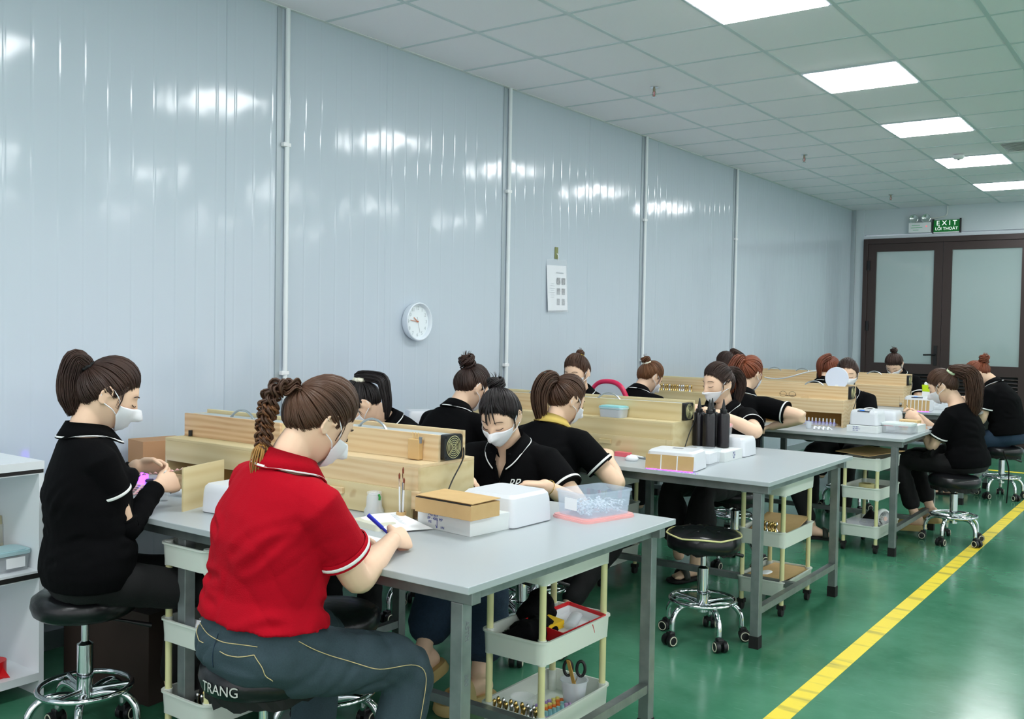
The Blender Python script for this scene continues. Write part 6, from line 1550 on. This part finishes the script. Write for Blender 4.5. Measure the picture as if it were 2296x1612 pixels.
# trolley between the women
carton('small_carton', 'white printed carton lying in the middle tray under the near table', 'box', on(CART_B, -0.02, -0.04, 0), (0.10, 0.13, 0.06), R(25), M_PAPER, z=Z2+0.001)
o = bpy.data.objects['small_carton.001']; MB().span((-0.012, -0.0655, 0.0), (-0.004, -0.0648, 0.06)).build('yellow_band', mat('yellow_band', rgb(220, 200, 70), 0.4), o); MB().span((-0.0125, -0.065, 0.0602), (-0.0045, 0.065, 0.0606)).build('dark_band', M_RUBBER, o)
for k in range(2): MB().span((-0.042+0.016*k, -0.0655, 0.02), (-0.032+0.016*k, -0.0648, 0.042)).build('printed_mark', M_GREYINK, o)
t = thing('note_card', 'white card with upside-down blue handwriting in the trolley under the table', 'card', on(CART_B, 0.0, -0.175, Z2+0.012), 0); t.rotation_euler = (R(-25), 0, R(4))
MB().span((-0.075, 0, 0), (0.075, 0.002, 0.062)).build('card', M_PAPER, t); MB().span((-0.075, -0.0008, 0.0), (0.075, 0.0, 0.014)).build('blue_stripe', mat('blue_edge', rgb(40, 110, 200), 0.5), t)
lettering('handwriting', 'hộp cdai', 0.026, M_INK, t, frame_mtx((0.03, -0.0012, 0.03), (-1, 0, 0), (0, 0, -1)), 0.0002)
o = MB().add([(-0.02, -0.09, 0.0), (0.06, -0.05, 0.0), (0.09, 0.06, 0.17), (0.02, 0.03, 0.17)], [(0, 1, 2, 3)]).build('plastic_folder', mat('grey_film', rgb(170, 174, 172), 0.3, alpha=0.75), None, loc=on(CART_B, 0.03, -0.06, Z2)); o.modifiers.new('thick', 'SOLIDIFY').thickness = 0.002; tag(o, 'grey translucent plastic folder sticking out of the trolley tray', 'folder')
b = MB(); b.add([(-0.09, -0.15, 0.02), (0.08, -0.16, 0.01), (0.09, 0.1, 0.02), (-0.06, 0.14, 0.12), (-0.095, 0.0, 0.10), (0.0, -0.02, 0.05), (-0.03, -0.1, 0.035)], [(0, 6, 4), (0, 1, 6), (1, 5, 6), (1, 2, 5), (2, 3, 5), (3, 4, 5), (4, 6, 5)])
o = b.build('kraft_paper', mat('kraft_paper', rgb(176, 136, 104), 0.8), None, loc=on(CART_B, 0, 0.02, Z1)); o.modifiers.new('thick', 'SOLIDIFY').thickness = 0.002; tag(o, 'crumpled kraft paper in the bottom tray under the near table', 'paper')
t = thing('red_plate', 'red plate with metal nail stands board in the trolley under the table', 'plate', on(CART_B, 0.01, -0.11, Z1+0.001)); t.rotation_euler = (R(14), 0, 0)
MB().lathe([(0.05, 0), (0.085, 0.012), (0.083, 0.015), (0.05, 0.004)], n=28).build('plate', mat('dark_red_plate', rgb(140, 18, 34), 0.35), t, smooth=60); MB().rprism(0.12, 0.07, 0.012, 0.022, 0.015, c=(0.02, -0.02, 0)).build('stand_board', M_OFFWHITE, t)
stands('nail stand on the red plate in the trolley under the near table', 'nail stands on the red plate', on(CART_B, -0.02, -0.15, Z1+0.022), 5, 3, 0.022, 0.022, 0, 0.002)
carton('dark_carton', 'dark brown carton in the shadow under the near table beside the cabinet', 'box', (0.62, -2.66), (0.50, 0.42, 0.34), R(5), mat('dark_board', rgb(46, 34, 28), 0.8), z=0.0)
b = MB(); b.tube([(-0.15, 0, 0.12), (0.0, 0.03, 0.2), (0.16, 0, 0.12)], [0.14, 0.19, 0.14], 14); me = bake(b, 0.012, 2); co_ = get_co(me); co_[:, 2] = np.maximum(co_[:, 2], 0.0); set_co(me, co_); wrinkle(me, 0.03, 8); o = link('shade_filler', me, M_BTROU); o.location = (0.62, -2.16, 0.006); tag(o, 'made-up black bag shape deepening the shade behind the dark carton', 'bag')  # invented bag, put in to darken the space under the table
# trolley in the second table frame
for k, (zz, rzz, w_, d_, l) in enumerate(((Z2+0.066, 5, 0.22, 0.30, 'folded brown kraft sheet sticking out of the middle tray inside the second table'), (Z1+0.055, -4, 0.20, 0.34, 'flat folded brown cardboard in the bottom tray inside the second table'))):
    t = thing('kraft_sheet', l, 'cardboard', on(CART_C, 0.0, 0.03, zz), R(rzz)); t.rotation_euler = (R(5 if k == 0 else -2), 0, R(rzz))
    for q in range(2): MB().box((0.004*q, 0.01*q, 0.006*q), (w_, d_, 0.004), Matrix.Rotation(R(2*q), 3, 'X')).build('sheet', MATS['kraft_board'] if q == 0 else M_CARD, t)
stands('nail stand on a board in the trolley inside the second table', 'nail stands in the second trolley', on(CART_C, -0.06, -0.145, Z2+0.055), 6, 2, 0.021, 0.024, 0, 0.001)
o = MB().rprism(0.15, 0.07, 0, 0.05, 0.01).build('stand_board', M_STEEL, None, loc=on(CART_C, -0.008, -0.132, Z2+0.0045)); tag(o, 'grey block under the nail stands in the second trolley', 'block')
o = MB().tube(catmull([(-0.08, -0.12, 0.03), (-0.04, -0.02, 0.06), (-0.06, 0.10, 0.04)], 6), [0.03]*13, 10, flat=0.35).build('paper_bag', M_PAPER, None, smooth=180, loc=on(CART_C, 0, -0.02, Z1)); tag(o, 'white paper bag in the bottom tray inside the second table', 'paper bag')
# trolley by the third table
t = thing('kraft_sheet', 'brown cardboard sheet lying across the top of the third table trolley', 'cardboard', on(CART_D, -0.02, 0.02, 0.622), R(-8))
MB().add([(-0.17, -0.14, 0.006), (0.08, -0.20, 0.0), (0.16, 0.19, 0.012), (-0.11, 0.21, 0.02)], [(0, 1, 2, 3)]).build('sheet', M_CARD, t).modifiers.new('thick', 'SOLIDIFY').thickness = 0.004
o = MB().lathe([(0.03, 0), (0.05, 0), (0.05, 0.05), (0.03, 0.05)], n=26, caps=False).build('tape_roll', mat('masking_tape', rgb(206, 196, 140), 0.6), None, smooth=40, loc=on(CART_D, -0.02, -0.02, Z2+0.02)); tag(o, 'roll of cream tape in the middle tray by the third table', 'tape')
o = MB().rprism(0.11, 0.16, 0, 0.02, 0.02).build('black_pouch', M_VINYL, None, loc=on(CART_D, 0.04, 0.09, Z2+0.02)); tag(o, 'flat black pouch in the middle tray by the third table', 'pouch')
t = thing('storage_case', 'clear hinged case with metal stands in the bottom tray by the third table', 'case', on(CART_D, -0.02, -0.10, Z1+0.012)); MB().open_box(0.17, 0.13, 0, 0.07, 0.01, 0.002).build('case', M_CLEAR, t); MB().span((-0.08, -0.06, 0.07), (0.08, 0.06, 0.074)).build('lid', M_CLEAR, t)
MB().span((-0.075, -0.055, 0.003), (0.075, 0.055, 0.02)).build('purple_insert', mat('purple_card', rgb(128, 92, 150), 0.5), t)
b = MB(); b.tube([(-0.04, 0.0, 0.02), (0.0, 0.02, 0.09), (0.04, 0.05, 0.02)], [0.04, 0.05, 0.04], 12); me = bake(b, 0.008, 2); o = link('dark_pouch', me, M_BTROU); o.location = on(CART_D, -0.01, 0.04, Z1); tag(o, 'dark padded pouch behind the clear case in the third trolley', 'pouch')
t = thing('desk_fan', 'small round white desk fan in the bottom tray by the third table', 'fan', on(CART_D, 0.075, 0.03, Z1+0.004), R(60))
MB().lathe([(0.05, -0.018), (0.062, -0.01), (0.064, 0.0), (0.062, 0.01), (0.05, 0.018)], (0, 0, 0.085), n=28, axis='y', caps=False).build('fan_ring', M_WHITE, t, smooth=60)
for k in range(28):
    a = 6.2832*k/28; MB().tube([(0.014*math.cos(a), -0.02, 0.085+0.014*math.sin(a)), (0.04*math.cos(a), -0.022, 0.085+0.04*math.sin(a)), (0.06*math.cos(a), -0.012, 0.085+0.06*math.sin(a))], 0.0016, 4).build('grille_wire', M_WHITE, t)
MB().lathe([(0.015, -0.026), (0.015, 0.0)], (0, 0, 0.085), n=18, axis='y').build('hub', mat('rose_hub', rgb(226, 196, 184), 0.3), t); MB().lathe([(0.045, 0), (0.045, 0.008), (0.012, 0.012), (0.010, 0.03)], n=24).build('base', M_WHITE, t, smooth=40)
# trolley in shade under the second table
cup('paper cup in the shaded trolley under the second table', (1.18, -0.30, Z3), 0.04, 0.07, M_WHITE); bottle_thing('dark_jar', 'dark jar in the shaded trolley under the second table', 'jar', (1.26, -0.28, Z3), [(0.03, 0), (0.032, 0.06), (0.025, 0.065)], M_BLACKPL)
# shelf cabinet contents
tub('plastic_tub', 'clear tub with pale blue lid and white label on the cabinet shelf', (0.375, -3.135), (0.13, 0.19, 0.07), 0, z=0.4755, lidm=mat('pale_blue_lid', rgb(166, 200, 206), 0.35), body=M_CLEAR)
o = [x for x in bpy.data.objects if x.name.startswith('plastic_tub')]; o = max(o, key=lambda x: x.name); MB().box((0.066, 0.03, 0.035), (0.001, 0.07, 0.038)).build('white_label', M_PAPER, o); MB().box((0, 0, 0.025), (0.09, 0.14, 0.04)).build('dark_contents', M_GREYINK, o)
t = thing('paper_envelope', 'beige paper bag standing at the back of the cabinet shelf', 'paper bag', (0.20, -3.10, 0.4755)); MB().box((0, 0, 0.085), (0.03, 0.12, 0.17), Matrix.Rotation(R(-6), 3, 'Y')).build('bag', mat('beige_paper', rgb(196, 186, 152), 0.7), t); MB().box((0.018, 0.05, 0.07), (0.002, 0.03, 0.14)).build('clear_window', M_CLEAR, t)
t = thing('ribbon_roll', 'roll of shiny red ribbon on the bottom cabinet shelf', 'ribbon', (0.40, -3.165, 0.0905)); MB().lathe([(0.02, 0), (0.042, 0), (0.042, 0.062), (0.02, 0.062)], n=30, caps=False).build('ribbon', mat('red_satin', rgb(214, 20, 28), 0.3), t, smooth=40); MB().lathe([(0.02, 0.001), (0.02, 0.061)], n=20, caps=False).build('core', M_GREYINK, t)
MB().add([(0.042, 0.0, 0.01), (0.042, 0.02, 0.0), (0.05, 0.035, -0.0), (0.046, 0.01, 0.045)], [(0, 1, 2, 3)]).build('loose_end', MATS['red_satin'], t)
o = MB().lathe([(0.03, 0), (0.07, 0.012), (0.068, 0.014), (0.03, 0.002)], n=24).build('clear_dish', M_CLEAR, None, smooth=60, loc=(0.36, -3.30, 0.0905)); tag(o, 'clear plastic dish on the bottom cabinet shelf', 'dish')
# blue stool just entering at the right edge
t = thing('plastic_stool', 'blue rimmed plastic stool cut off by the right edge', 'stool', (3.72, -1.50, 0))
MB().lathe([(0.02, 0.45), (0.15, 0.45), (0.165, 0.443), (0.168, 0.43), (0.162, 0.42), (0.02, 0.42)], n=36).build('seat', mat('blue_plastic', rgb(70, 84, 176), 0.35), t, smooth=50); MB().lathe([(0.001, 0.4515), (0.14, 0.4512)], n=36, caps=False).build('seat_top', mat('pale_green_plastic', rgb(196, 216, 190), 0.4), t)
for k in range(4):
    a = math.pi/4+k*math.pi/2; MB().cyl((0.13*math.cos(a), 0.13*math.sin(a), 0.42), (0.16*math.cos(a), 0.16*math.sin(a), 0), 0.014, n=10).build('leg', MATS['pale_green_plastic'], t)
